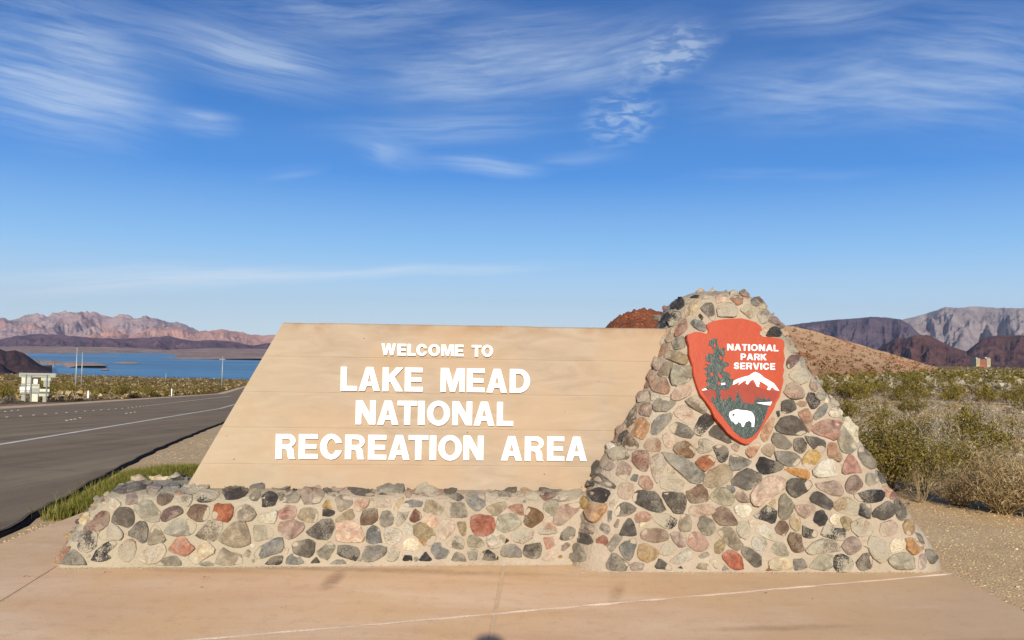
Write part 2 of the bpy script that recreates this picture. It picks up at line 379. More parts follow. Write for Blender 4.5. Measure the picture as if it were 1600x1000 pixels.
mountain('near_brown_hill', [(-300, 562), (-120, 560), (-30, 562), (0, 566), (8, 571), (16, 579), (20, 583)],
         [(-300, 592), (20, 585)], 620, 900, M_DARKHILL, 59, .12, 1.0, nu=160, nt=30)
mountain('mesa', [(960, 545), (1040, 525), (1100, 512), (1180, 511), (1235, 508), (1270, 503), (1300, 500), (1340, 497), (1365, 495), (1385, 496), (1408, 499), (1422, 507), (1436, 521), (1455, 530), (1480, 545)],
         [(960, 556), (1480, 560)], 7000, 9000, M_MESA, 61, .24, 1.8, nu=500, power=.8, crest_noise=.01)
mountain('grey_mountain', [(1340, 530), (1395, 505), (1412, 499), (1440, 492), (1465, 485), (1478, 480), (1500, 481), (1530, 479), (1555, 480), (1575, 482), (1600, 481), (1700, 470), (1800, 480), (1960, 500), (2100, 520)],
         [(1340, 552), (2100, 565)], 10000, 13500, M_GREYMT, 71, .45, 1.5, nu=600)
mountain('maroon_hill', [(1370, 546), (1385, 537), (1400, 529), (1418, 528), (1430, 524), (1450, 523), (1468, 532), (1490, 543), (1515, 550), (1560, 556), (1600, 562)],
         [(1370, 575), (1600, 576)], 3600, 5200, M_MAROON, 83, .26, .8, nu=360)
mountain('dark_maroon_ridge', [(1470, 566), (1512, 548), (1522, 540), (1535, 530), (1552, 525), (1580, 524), (1600, 524), (1680, 518), (1800, 530), (2000, 545), (2100, 560)],
         [(1470, 575), (2100, 582)], 3900, 5600, M_MAROON, 97, .3, 1.0, nu=500)
HILL_DF = [(700, 75), (935, 60), (1250, 56), (1320, 62), (1400, 95), (1450, 170), (1490, 240)]; HILL_DC = [(700, 180), (935, 190), (1250, 200), (1400, 230), (1490, 330)]
mountain('desert_hill', [(700, 585), (800, 566), (900, 548), (935, 540), (1000, 532), (1060, 518), (1100, 506), (1160, 500), (1235, 510), (1270, 518), (1300, 526), (1340, 538), (1380, 549), (1420, 561), (1450, 570), (1475, 576), (1490, 578)],
         None, HILL_DF, HILL_DC, M_TANHILL, 101, .035, 1.0, taper=30, nu=620, power=.85, crest_noise=.03, dvar=.03)
mountain('rocky_peak', [(800, 580), (870, 552), (915, 530), (944, 512), (955, 502), (964, 495), (975, 488), (985, 486), (1000, 483), (1015, 482), (1030, 485), (1045, 489), (1070, 500), (1110, 522), (1160, 550), (1210, 575)],
         None, 115, 172, M_REDROCK, 107, .10, 1.4, nu=420, nt=60, crest_noise=.05, taper=40)
mountain('peninsula', [(56, 560), (64, 563), (72, 564), (84, 563), (100, 566), (116, 565), (130, 567), (150, 566.6), (168, 569.5)], [(56, 578), (72, 577), (90, 576), (110, 573), (125, 570.5), (168, 570.5)], 2150, 2560, M_SPIT, 111, .1, 1.0, nu=160, nt=16, dvar=0)
mountain('low_spit', [(180, 567), (192, 565.5), (205, 565.7), (220, 567)], [(180, 567.6), (220, 567.9)], 2600, 2700, M_SPIT, 113, .1, 1.0, nu=80, nt=10, dvar=0)
mountain('islet', [(160, 577), (164, 576), (168, 575.6), (173, 577)], [(160, 577.6), (173, 577.6)], 1960, 1990, M_SPIT, 115, .1, 1.0, nu=40, nt=10, dvar=0)

# ------------------------------------------------------------------ road
def lerp_fn(pts): ys = [p[1] for p in pts]; xs = [p[0] for p in pts]; return lambda y: float(np.interp(y, ys, xs))
def tracepts(l):
    return [(p.x, p.y) for p in (on_ground(a, b, .05) for a, b in l)]
def smoothfit(pts, deg):
    y = np.array([p[1] for p in pts]); x = np.array([p[0] for p in pts]); c = np.polyfit(np.log(y), x, deg); return [(float(np.polyval(c, math.log(q))), float(q)) for q in np.geomspace(y[0], y[-1], 24)]
near_t = smoothfit(tracepts([(0, 832), (45, 807), (89, 784), (135, 755), (189, 728), (230, 708), (270, 690), (310, 674), (350, 659)]), 4)
near_pts = [(near_t[0][0] + .12, -45), (near_t[0][0] + .1, 2)] + near_t
ly = near_t[-1]
near_pts += [(ly[0] - .30 * (60 - ly[1]), 60), (-31, 110), (-62, 219), (-125, 440), (-230, 800)]
far_t = tracepts([(0, 638), (126, 630), (200, 625)])
far_pts = [(-17, -45), (-17.5, 0)] + far_t + [(far_t[-1][0] - .28 * (q - far_t[-1][1]), q) for q in (110, 219, 440, 800)]
xn, xf = lerp_fn(near_pts), lerp_fn(far_pts)
lin = lambda a, b, n: [(a[0] + (b[0] - a[0]) * i / n, a[1] + (b[1] - a[1]) * i / n) for i in range(n + 1)]
wl_t = smoothfit(tracepts(lin((0, 694.8), (345, 638.2), 10)), 3)
wl_f = lerp_fn([(wl_t[0][0] + .25, 0)] + wl_t + [(wl_t[-1][0] - .28 * (110 - wl_t[-1][1]), 110), (-66, 219)])
dl_t = smoothfit(tracepts(lin((0, 652.6), (200, 637.5), 6)), 2)
dl_f = lerp_fn([(-14.5, 0)] + dl_t + [(dl_t[-1][0] - .28 * (q - dl_t[-1][1]), q) for q in (110, 219)])
def road_mat():
    m, t, b = newmat('asphalt', .9, .2)
    geo = t.node('ShaderNodeNewGeometry').outputs['Position']
    al = t.node('ShaderNodeMapping', {'Vector': geo, 'Rotation': (0, 0, R(-15)), 'Scale': (1.3, .05, 1)}).outputs[0]
    n1 = t.noise(al, 1.2, 5, .6); n2 = t.noise(geo, 60, 3, .8); n3 = t.noise(geo, .9, 4, .6)
    c = t.ramp(n1, [(.32, rgb(108, 98, 82, 1.0)), (.6, rgb(134, 122, 102, 1.0)), (.75, rgb(152, 140, 116, 1.0))])
    c = t.mix(t.maprange(n2, .35, .7, 0, .5), c, rgb(172, 156, 128, 1.0) + (1,))
    c = t.mix(t.maprange(n3, .5, .7, 0, .35), c, rgb(94, 84, 72, 1.0) + (1,))
    c = t.mix(1.0, c, (1.06, .94, .80, 1), 'MULTIPLY')
    t.l.new(c, b.inputs['Base Color']); bump(t, b, n2, .6, .01)
    return m
M_ROAD = road_mat(); M_ROADLIP = plain('broken_asphalt_edge', rgb(52, 44, 40), .95, .1, var=.5, scale=30)
ys = np.concatenate([np.linspace(-45, 2, 12), np.linspace(2.5, 60, 150), np.geomspace(61, 790, 70)])
def edge_jit(y): return (float(fbm(np.array([y * 2.2]), np.array([0.]), 4, 77)[0]) - .5) * .12 * min(1, max(0, (60 - y) / 50))
vs = []; fs = []; nc = 14
for y in ys:
    a, b = xn(y) + edge_jit(y), xf(y)
    for k in range(nc):
        x = a + (b - a) * k / (nc - 1); vs.append((x, y, gz(x, y) + .05 - (0.03 if k == nc - 1 else 0)))
for i in range(len(ys) - 1):
    for k in range(nc - 1): fs.append((i * nc + k, (i + 1) * nc + k, (i + 1) * nc + k + 1, i * nc + k + 1))
put('road', mesh('road', vs, [f[::-1] for f in fs], True), M_ROAD, kind='structure')
# crumbling lip of the asphalt, a real step down to the shoulder
vs = []; fs = []
for i, y in enumerate(ys):
    a = xn(y) + edge_jit(y); z = gz(a, y) + .05; j = (float(fbm(np.array([y * 9.]), np.array([3.]), 3, 5)[0]) - .5) * .08
    vs += [(a - .02, y, z + .003), (a + .02 + j * .3, y, z - .02), (a + .06 + j, y, z - .055), (a + .09 + j, y, z - .11)]
    if i: 
        for k in range(3): fs.append(((i - 1) * 4 + k, i * 4 + k, i * 4 + k + 1, (i - 1) * 4 + k + 1))
put('road_edge', mesh('road_edge', vs, [f[::-1] for f in fs], True), M_ROADLIP, kind='structure')
M_SHOULDER = plain('pale_sandy_shoulder', rgb(214, 182, 142, 1.0), .95, .1, var=.25, scale=2.0)
vs = []; fs = []
for i, y in enumerate(ys):
    b = xf(y); wd_ = 1.9 + .5 * (float(fbm(np.array([y * .3]), np.array([9.]), 3, 12)[0]) - .5)
    vs += [(b + .12, y, gz(b + .12, y) + .012), (b - wd_ * .5, y, gz(b - wd_ * .5, y) + .035), (b - wd_, y, gz(b - wd_, y) + .004)]
    if i:
        for k in range(2): fs.append(((i - 1) * 3 + k, (i - 1) * 3 + k + 1, i * 3 + k + 1, i * 3 + k))
put('road_shoulder', mesh('road_shoulder', vs, fs, True), M_SHOULDER, kind='structure')
M_LINE = plain('road_paint', rgb(232, 220, 194, 1.05), .7, .2, var=.2, scale=3)
vs = []; fs = []; yl = np.concatenate([np.linspace(-20, 60, 140), np.geomspace(62, 300, 30)])
for i, y in enumerate(yl):
    x = wl_f(y); z = gz(x, y) + .056
    a, b = xn(y), xf(y); 
    vs += [(x - .085, y, z), (x + .085, y, z)]
    if i: fs.append((i * 2 - 2, i * 2 - 1, i * 2 + 1, i * 2))
put('road_line', mesh('road_line', vs, fs), M_LINE, kind='structure')
M_MARK = plain('worn_marker', rgb(206, 192, 168, 1.1), .8)
mk = MB(); rnd = random.Random(4)
for i in range(90):
    y = 24 + i * 1.3; x = dl_f(y) ; z = gz(x, y) + .054; mk.box(x - .05, x + .05, y - .06, y + .06, z, z + .010)
for (a, b) in ((105, 657), (112, 656), (118, 655), (126, 653), (198, 646), (205, 645), (211, 644), (9, 643), (19, 642), (29, 641)):
    p = on_ground(a, b, .05); mk.box(p.x - .045, p.x + .045, p.y - .05, p.y + .05, p.z, p.z + .015)
put('road_markers', mk.mesh('road_markers'), M_MARK, kind='structure')

# ------------------------------------------------------------------ sidewalk slabs
def slab_mat():
    m, t, b = newmat('pink_concrete', .9, .2)
    geo = t.node('ShaderNodeNewGeometry').outputs['Position']
    st = t.node('ShaderNodeMapping', {'Vector': geo, 'Rotation': (0, 0, R(4)), 'Scale': (.55, 2.0, 1)}).outputs[0]
    n1 = t.noise(st, 1.3, 5, .55, .6); n2 = t.noise(geo, .8, 4, .55); n3 = t.noise(geo, 90, 3, .7); n4 = t.noise(geo, 9, 5, .7)
    c = t.ramp(n1, [(.3, rgb(214, 174, 134, .95)), (.5, rgb(223, 186, 147, .95)), (.7, rgb(231, 199, 162, .95))])
    c = t.mix(t.maprange(n2, .42, .66, 0, .55), c, rgb(226, 182, 126, .98) + (1,))
    c = t.mix(t.maprange(n4, .48, .72, 0, .22), c, rgb(168, 130, 106, 1.0) + (1,))
    sp = t.node('ShaderNodeSeparateXYZ', {0: geo})
    c = t.mix(t.math('MULTIPLY', t.maprange(sp.outputs[0], .4, 2.6), .40), c, rgb(194, 168, 130, 1.0) + (1,))
    sc = t.node('ShaderNodeTexVoronoi', {'Vector': geo, 'Scale': 9.0, 'Randomness': 1.0})
    foot = t.math('MULTIPLY', t.maprange(sp.outputs[1], 5.45, 5.85), t.maprange(t.noise(geo, 3.0, 5, .7), .35, .65, .1, .55)); c = t.mix(foot, c, rgb(206, 172, 124, .98) + (1,))
    c = t.mix(t.maprange(n3, .5, .75, 0, .28), c, rgb(176, 138, 106) + (1,))
    spk = t.math('MULTIPLY', t.maprange(sc.outputs[0], .045, .02), t.maprange(t.noise(geo, 2.3, 2), .5, .62))
    c = t.mix(spk, c, rgb(96, 70, 56) + (1,))
    # tyre-like dark scuff marks left on the concrete
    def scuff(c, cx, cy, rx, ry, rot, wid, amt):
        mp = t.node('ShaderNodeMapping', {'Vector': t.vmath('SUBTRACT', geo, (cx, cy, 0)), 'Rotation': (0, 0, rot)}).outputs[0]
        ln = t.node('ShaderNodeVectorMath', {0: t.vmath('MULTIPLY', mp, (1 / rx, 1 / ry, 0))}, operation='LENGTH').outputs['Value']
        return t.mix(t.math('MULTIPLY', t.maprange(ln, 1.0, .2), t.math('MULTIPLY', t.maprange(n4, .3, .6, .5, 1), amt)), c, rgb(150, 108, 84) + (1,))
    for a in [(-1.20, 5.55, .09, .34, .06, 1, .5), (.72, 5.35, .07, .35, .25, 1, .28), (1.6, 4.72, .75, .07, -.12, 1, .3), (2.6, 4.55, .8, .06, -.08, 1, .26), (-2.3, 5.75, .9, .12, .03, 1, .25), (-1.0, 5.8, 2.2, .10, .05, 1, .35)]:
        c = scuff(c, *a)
    t.l.new(c, b.inputs['Base Color'])
    bump(t, b, t.math('ADD', n3, t.math('MULTIPLY', n4, .8)), .25, .006)
    return m
M_SLAB = slab_mat()
M_JOINT = plain('joint_grit', rgb(214, 184, 146, 1.0), .95, .1, var=.45, scale=120)
M_JOINTL = plain('pale_joint_filler', rgb(248, 222, 190, 1.0), .9, .1, var=.18, scale=60)
A_W = R(2.7)
sw = put('sidewalk', None, kind='structure')
sw.location = (0, 5, 0)
SL, SR = -4.02, 3.24            # left and right edge of the pavement
vj = (on_z(788, 882), on_z(766, 1000)); lj = (on_z(88, 886), on_z(0, 941)); dj = (on_z(305, 1000), on_z(1485, 897))
def seg_at(j, y): a, b = j; t_ = (y - a.y) / (b.y - a.y); return a.x + (b.x - a.x) * t_
def diag_y(x): a, b = dj; return a.y + (b.y - a.y) * (x - a.x) / (b.x - a.x)
g_ = .007
def slab(poly):
    bm = bmesh.new(); top = [bm.verts.new((x, y, 0)) for x, y in poly]; bot = [bm.verts.new((x, y, -.12)) for x, y in poly]
    f = bm.faces.new(top); bm.faces.new(bot[::-1])
    if f.normal.z < 0: f.normal_flip()
    n = len(poly)
    for i in range(n): bm.faces.new((top[i], bot[i], bot[(i + 1) % n], top[(i + 1) % n]))
    bmesh.ops.recalc_face_normals(bm, faces=bm.faces)
    ed = [e for e in bm.edges if abs(e.verts[0].co.z) < 1e-6 and abs(e.verts[1].co.z) < 1e-6]
    bmesh.ops.bevel(bm, geom=ed, offset=.005, segments=2, affect='EDGES')
    me = bpy.data.meshes.new('slab'); bm.to_mesh(me); bm.free()
    o = put('slab', me, M_SLAB); under(o, sw)
YT, YB = 7.6, -6.0
xl = lambda y: seg_at(lj, y); xv = lambda y: seg_at(vj, y)
xL2 = -3.35
slab([(SL, YB), (xl(YB) - .007, YB), (xl(YT) - .007, YT), (SL, YT)])
# the middle and right bays, cut by the pale diagonal joint
def cross(f, off):            # where a long joint meets the diagonal one
    y = 4.5
    for _ in range(20): y = diag_y(f(y) + off)
    return y
def L_(y): return xl(y) + .007
def V0(y): return xv(y) - .010
def V1(y): return xv(y) + .010
yl, y0, y1 = cross(xl, 0), cross(xv, -.015), cross(xv, .015)
slab([(L_(YB), YB), (V0(YB), YB), (V0(y0 - g_), y0 - g_), (L_(yl - g_), yl - g_)])
slab([(L_(yl + g_), yl + g_), (V0(y0 + g_), y0 + g_), (V0(YT), YT), (L_(YT), YT)])
slab([(V1(YB), YB), (SR, YB), (SR, diag_y(SR) - g_), (V1(y1 - g_), y1 - g_)])
slab([(V1(y1 + g_), y1 + g_), (SR, diag_y(SR) + g_), (SR, YT), (V1(YT), YT)])
fl = MB()
def strip(p, q, wd, z): 
    p = Vector(p); q = Vector(q); d = (q - p).normalized(); n = Vector((-d.y, d.x)) * wd
    N = 60; vs_ = []; fs_ = []
    for i in range(N + 1):
        c = p + (q - p) * i / N
        for s in (1, -1): vs_.append((c.x + n.x * s, c.y + n.y * s, z + random.Random(i * 3 + s).uniform(-.002, .002)))
        if i: fs_.append((2 * i - 2, 2 * i - 1, 2 * i + 1, 2 * i))
    fl.add(vs_, fs_)
strip((xv(YB), YB), (xv(YT), YT), .0115, -.0015); strip((xl(YB), YB), (xl(YT), YT), .010, -.004)
under(put('joint', fl.mesh('joint'), M_JOINT), sw)
fl = MB(); strip((-4.0, diag_y(-4.0)), (SR, diag_y(SR)), .014, .0012); under(put('joint', fl.mesh('joint'), M_JOINTL), sw)

def gz_many(xy): 
    a = np.array(xy); return np_ground(a[:, 0], a[:, 1])
# ------------------------------------------------------------------ the air: thin haze over the whole basin
hb_ = MB(); hb_.box(-14000, 14000, -60, 21500, -175, 1250)
hm = bpy.data.materials.new('haze'); hm.use_nodes = True; ht = NT(hm.node_tree); ht.n.clear()
pv = ht.node('ShaderNodeVolumePrincipled', {'Color': (.74, .80, .92, 1), 'Density': HAZE, 'Anisotropy': .2})
ht.l.new(pv.outputs[0], ht.node('ShaderNodeOutputMaterial').inputs['Volume'])
put('haze', hb_.mesh('haze'), hm, kind='stuff')

# ------------------------------------------------------------------ monument
O_ = Vector((0, 6.25, 0)); E_ = Vector((math.cos(A_W), math.sin(A_W), 0)); NB = Vector((-math.sin(A_W), math.cos(A_W), 0))
def W(u, v, z): return O_ + E_ * u + NB * v + Vector((0, 0, z))
def toW(px, py, v=0.0):
    p = on_plane(px, py, W(0, v, 0), NB); q = p - O_
    return q.dot(E_), q.z
def concrete_mat():
    m, t, b = newmat('cast_concrete', .9, .2)
    geo = t.node('ShaderNodeTexCoord').outputs['Object']
    gr = t.node('ShaderNodeMapping', {'Vector': geo, 'Scale': (1.2, 1, 5)}).outputs[0]
    n1 = t.noise(gr, 2.0, 6, .62, 1.0); n2 = t.noise(geo, 1.1, 5, .6); n3 = t.noise(geo, 70, 3, .7)
    c = t.ramp(n1, [(.3, rgb(198, 176, 150, 1.8)), (.5, rgb(210, 187, 160, 1.8)), (.72, rgb(220, 198, 172, 1.8))])
    c = t.mix(t.maprange(n2, .42, .62, 0, .6), c, rgb(218, 186, 150, 1.75) + (1,))
    sp = t.node('ShaderNodeSeparateXYZ', {0: geo})
    c = t.mix(t.math('MULTIPLY', t.maprange(sp.outputs[0], -1.3, -2.3), .45), c, rgb(208, 188, 154) + (1,))
    dirt = t.math('MULTIPLY', t.maprange(sp.outputs[2], 1.66, 1.80), t.maprange(t.noise(geo, 5, 4), .40, .65, 0, .8))
    c = t.mix(dirt, c, rgb(178, 140, 104) + (1,))
    blot = t.noise(geo, 2.7, 6, .65)
    c = t.mix(t.maprange(blot, .5, .72, 0, .30), c, rgb(190, 158, 122) + (1,))
    ph = t.node('ShaderNodeTexVoronoi', {'Vector': geo, 'Scale': 11.0})
    pit = t.math('MULTIPLY', t.maprange(ph.outputs[0], .07, .035), t.maprange(t.noise(geo, 3.3, 2), .53, .60))
    c = t.mix(pit, c, rgb(120, 90, 62) + (1,))
    t.l.new(c, b.inputs['Base Color'])
    bump(t, b, t.math('ADD', t.math('MULTIPLY', n1, .5), t.math('SUBTRACT', t.math('MULTIPLY', n3, .3), pit)), .35, .006)
    return m
M_CONC = concrete_mat()
def mortar_mat():
    m, t, b = newmat('mortar', .95, .1)
    geo = t.node('ShaderNodeNewGeometry').outputs['Position']
    n1 = t.noise(geo, 3, 5, .6); n2 = t.noise(geo, 40, 5, .7)
    c = t.ramp(n1, [(.3, rgb(202, 182, 156)), (.5, rgb(214, 194, 168)), (.7, rgb(224, 207, 182))])
    sp = t.node('ShaderNodeSeparateXYZ', {0: geo})
    c = t.mix(t.math('MULTIPLY', t.maprange(sp.outputs[0], -.8, -2.4), .6), c, rgb(206, 194, 164) + (1,))
    c = t.mix(t.maprange(n2, .55, .75, 0, .4), c, rgb(176, 146, 118) + (1,))
    t.l.new(c, b.inputs['Base Color']); bump(t, b, t.math('ADD', n1, n2), 1.0, .022)
    return m
M_MORTAR = mortar_mat()

# --- cast concrete sign wall with its shadow grooves between the form lifts
wall = empty('sign_wall', W(0, .14, 0), 'long tan cast concrete wall with slanted left end carrying the white raised words', 'wall')
tl = toW(442, 503.5); tr = toW(1048, 514); bl = toW(293, 757)
ztop = (tl[1] + tr[1]) / 2
lefts = lambda z: bl[0] + (tl[0] - bl[0]) * (z - bl[1]) / (tl[1] - bl[1])
grv = []
for a, b in (((412, 557.3), (1010, 565.5)), ((385, 612.4), (985, 620)), ((345, 667.8), (940, 673.5)), ((315, 725), (900, 729.5))):
    z0, z1 = toW(*a)[1], toW(*b)[1]; grv.append((z0 + z1) / 2); print('groove', round(z0, 3), round(z1, 3))
print('top', tl, tr, 'bl', bl)
zs = [(.05, 0)]
for z in sorted(grv): zs += [(z - .007, 0), (z - .001, .0026), (z + .001, .0026), (z + .007, 0)]
zs += [(ztop - .02, 0), (ztop - .012, .004), (ztop - .004, .012), (ztop, .02)]
TH = .28; UR = 2.2; NU = 60
vs = []; fs = []
for iz, (z, v) in enumerate(zs):
    ul = lefts(z)
    for k in range(NU + 1):
        t_ = k / NU; u = ul + .018 + (UR - ul - .018) * t_
        if k == 0: u = ul; vv = v + .014
        else: vv = v
        zz_ = z + (float(fbm(np.array([u * 3]), np.array([z]), 3, 8)[0]) - .5) * (.010 if z > ztop - .05 else .0)
        vs.append(W(u, vv, zz_))
n = NU + 1; m_ = len(zs)
for i in range(m_ - 1):
    for k in range(NU): fs.append((i * n + k, i * n + k + 1, (i + 1) * n + k + 1, (i + 1) * n + k))
b0 = len(vs)
for iz, (z, v) in enumerate(zs):
    ul = lefts(z); vs += [W(ul + .0, TH - .014 if True else TH, z), W(ul + .02, TH, z), W(UR, TH, z)]
for i in range(m_ - 1):
    a = b0 + i * 3; c = a + 3
    fs += [(i * n, (i + 1) * n, c, a), (a, c, c + 1, a + 1), (a + 1, c + 1, c + 2, a + 2), (i * n + NU, a + 2, c + 2, (i + 1) * n + NU)]
for k in range(NU):
    pass
i = m_ - 1
fs.append(tuple([i * n + k for k in range(n)] + [b0 + i * 3 + 2, b0 + i * 3 + 1, b0 + i * 3]))
me = mesh('concrete_slab', [v for v in vs], fs)
bm = bmesh.new(); bm.from_mesh(me); bmesh.ops.recalc_face_normals(bm, faces=bm.faces); bm.to_mesh(me); bm.free()
under(put('concrete_slab', me, M_CONC), wall)

# --- raised letters ---------------------------------------------------
def arc(cx, cy, rx, ry, a0, a1, n=12):
    return [(cx + rx * math.cos(R(a0 + (a1 - a0) * i / n)), cy + ry * math.sin(R(a0 + (a1 - a0) * i / n))) for i in range(n + 1)]
def glyph(ch, w, s=.25, t=.195):
    H = []
    if ch == 'A':
        P = [(0, 0), (w / 2 - .145, 1), (w / 2 + .145, 1), (w, 0), (w - s - .01, 0), (w - s - .075, .20), (s + .075, .20), (s + .01, 0)]
        H = [[(w / 2 - .085, .38), (w / 2 + .085, .38), (w / 2, .70)]]
    elif ch in 'CG':
        P = arc(w / 2, .5, w / 2, .52, 17, 343, 30) + arc(w / 2 + .01, .5, w / 2 - s - .01, .52 - t - .01, 332, 27, 24)
    elif ch == 'D':
        q = min(.47, w * .55)
        P = [(0, 0), (w - q, 0)] + arc(w - q, .5, q, .5, -90, 90, 18)[1:] + [(0, 1)]
        H = [[(s, t), (s, 1 - t)] + arc(w - q, .5, q - s, .5 - t, 90, -90, 14)]
    elif ch == 'E':
        P = [(0, 0), (w, 0), (w, t), (s, t), (s, .405), (w * .92, .405), (w * .92, .595), (s, .595), (s, 1 - t), (w * .985, 1 - t), (w * .985, 1), (0, 1)]
    elif ch == 'I': P = [(0, 0), (w, 0), (w, 1), (0, 1)]
    elif ch == 'K':
        P = [(0, 0), (s, 0), (s, .36), (s + .07, .43), (w - .31, 0), (w, 0), (w - .37, .60), (w - .01, 1), (w - .31, 1), (s, .66), (s, 1), (0, 1)]
    elif ch == 'L': P = [(0, 0), (w, 0), (w, t + .01), (s, t + .01), (s, 1), (0, 1)]
    elif ch == 'M':
        P = [(0, 0), (.225, 0), (.225, .60), (w / 2 - .10, 0), (w / 2 + .10, 0), (w - .225, .60), (w - .225, 0), (w, 0), (w, 1), (w - .34, 1), (w / 2, .42), (.34, 1), (0, 1)]
    elif ch == 'N':
        P = [(0, 0), (.235, 0), (.235, .56), (w - .265, 0), (w, 0), (w, 1), (w - .235, 1), (w - .235, .45), (.275, 1), (0, 1)]
    elif ch == 'O':
        P = arc(w / 2, .5, w / 2, .52, 0, 360, 36)[:-1]; H = [arc(w / 2, .5, w / 2 - s, .52 - t - .01, 360, 0, 28)[:-1]]
    elif ch in 'RP':
        yb = .46
        P = [(0, 0), (s, 0), (s, yb - .07)]
        if ch == 'R': P += [(w - .42, yb - .07), (w - .35, yb - .10), (w - .315, yb - .18), (w - .30, .10), (w - .265, 0), (w, 0), (w, .03), (w - .045, .07), (w - .06, .30), (w - .09, .40), (w - .15, yb)]
        else: P[-1] = (s, yb - .12); yb = .40; P[-1] = (s, yb - .06); P += [(w - .30, yb - .06)]
        q = .30; cy = (1 + yb - (.0 if ch == 'R' else .06)) / 2; ry = 1 - cy
        P += [p for p in arc(w - q - .0, cy, q, ry, -62 if ch == 'R' else -90, 90, 16)] + [(0, 1)]
        hb = cy - ry + (t - .07 if ch == 'R' else t - .02); hb = max(hb, .52); qy = (1 - t - hb) / 2
        H = [[(s, hb), (s, 1 - t + .01)] + arc(w - q - .04, hb + qy, .15, qy + .005, 90, -90, 10)]
    elif ch == 'T': P = [(w / 2 - s / 2, 0), (w / 2 + s / 2, 0), (w / 2 + s / 2, 1 - t), (w, 1 - t), (w, 1), (0, 1), (0, 1 - t), (w / 2 - s / 2, 1 - t)]
    elif ch == 'V': P = [(w / 2 - .15, 0), (w / 2 + .15, 0), (w, 1), (w - s - .02, 1), (w / 2, .27), (s + .02, 1), (0, 1)]
    elif ch == 'W': P = [(.22, 0), (.47, 0), (w / 2, .58), (w - .47, 0), (w - .22, 0), (w, 1), (w - .25, 1), (w - .36, .36), (w / 2 + .115, 1), (w / 2 - .115, 1), (.36, .36), (.25, 1), (0, 1)]
    elif ch == 'S':
        c = [(.86, .70), (.78, .84), (.62, .90), (.46, .905), (.30, .87), (.17, .76), (.18, .64), (.30, .56), (.50, .51), (.70, .455), (.83, .37), (.84, .25), (.72, .14), (.54, .095), (.36, .10), (.21, .17), (.13, .31)]
        L = []; Rr = []
        for i, (x, y) in enumerate(c):
            a = c[max(0, i - 1)]; b = c[min(len(c) - 1, i + 1)]; dx, dy = (b[0] - a[0]) * w, b[1] - a[1]; l = math.hypot(dx, dy); nx, ny = -dy / l, dx / l
            hw = .105; L.append((x * w + nx * hw, y + ny * hw)); Rr.append((x * w - nx * hw, y - ny * hw))
        P = L + Rr[::-1]
    return P, H
def extrude_poly(name, P, H, to3, depth, bev=0.0, mat=None):
    """planar outline with holes -> solid with real thickness (front at v=-depth)"""
    cu = bpy.data.curves.new(name, 'CURVE'); cu.dimensions = '2D'; cu.fill_mode = 'BOTH'; cu.extrude = 1.0
    for loop in [P] + H:
        sp = cu.splines.new('POLY'); sp.points.add(len(loop) - 1); sp.use_cyclic_u = True
        for q, (x, y) in zip(sp.points, loop): q.co = (x, y, 0, 1)
    ob = bpy.data.objects.new(name, cu); dg = bpy.context.evaluated_depsgraph_get()
    COL.objects.link(ob); dg.update()
    me = bpy.data.meshes.new_from_object(ob.evaluated_get(dg)); bpy.data.objects.remove(ob); bpy.data.curves.remove(cu)
    bm = bmesh.new(); bm.from_mesh(me); bmesh.ops.remove_doubles(bm, verts=bm.verts, dist=1e-5)
    for v in bm.verts:
        front = v.co.z > 0
        v.co = to3(v.co.x, v.co.y, front)
    bmesh.ops.recalc_face_normals(bm, faces=bm.faces)
    bm.to_mesh(me); bm.free(); me.name = name
    return me
M_WHITE = plain('white_letter_paint', (.80, .80, .79), .45, .4, var=.04, scale=4)
LT = [
 ('W', 595.9, 618.5, 1), ('E', 620.9, 634.9, 1), ('L', 636.9, 649.4, 1), ('C', 650.6, 667.8, 1), ('O', 669.3, 687.6, 1), ('M', 689.8, 708.8, 1), ('E', 710.5, 724.4, 1), ('T', 737, 752.1, 1), ('O', 752.6, 770.3, 1),
 ('L', 532.3, 558.3, 2), ('A', 560.7, 593.9, 2), ('K', 597.9, 630.3, 2), ('E', 632.6, 660.6, 2), ('M', 688.5, 726.3, 2), ('E', 729.4, 757.5, 2), ('A', 760.2, 792.7, 2), ('D', 796.5, 828.2, 2),
 ('N', 555.8, 586.9, 3), ('A', 589.5, 622.9, 3), ('T', 621, 651.7, 3), ('I', 653.1, 663.6, 3), ('O', 667.2, 703.2, 3), ('N', 706.9, 737.7, 3), ('A', 740.1, 772.9, 3), ('L', 776.4, 802, 3),
 ('R', 430.8, 461.6, 4), ('E', 466.8, 496.8, 4), ('C', 500.1, 535, 4), ('R', 539.2, 569.6, 4), ('E', 575.2, 603.9, 4), ('A', 606.9, 640.4, 4), ('T', 638.3, 668.9, 4), ('I', 671.4, 681.6, 4), ('O', 685, 721.5, 4), ('N', 724.1, 755.4, 4), ('A', 782.8, 815.8, 4), ('R', 820, 849.3, 4), ('E', 854.9, 881.7, 4), ('A', 884.3, 917.1, 4)]
ROWS = {1: ((605, 537), (605, 555.3), (760, 538.9), (760, 557)), 2: ((545, 573.2), (545, 610.3), (812, 576.3), (812, 613.4)), 3: ((570, 625.3), (570, 662.7), (789, 627.6), (789, 664.9)), 4: ((446, 675.9), (446, 714.2), (900, 683.7), (900, 721.8))}
for r_, (a, b, c, d) in ROWS.items():
    print('row', r_, [round(toW(*q)[1], 3) for q in (a, b, c, d)])
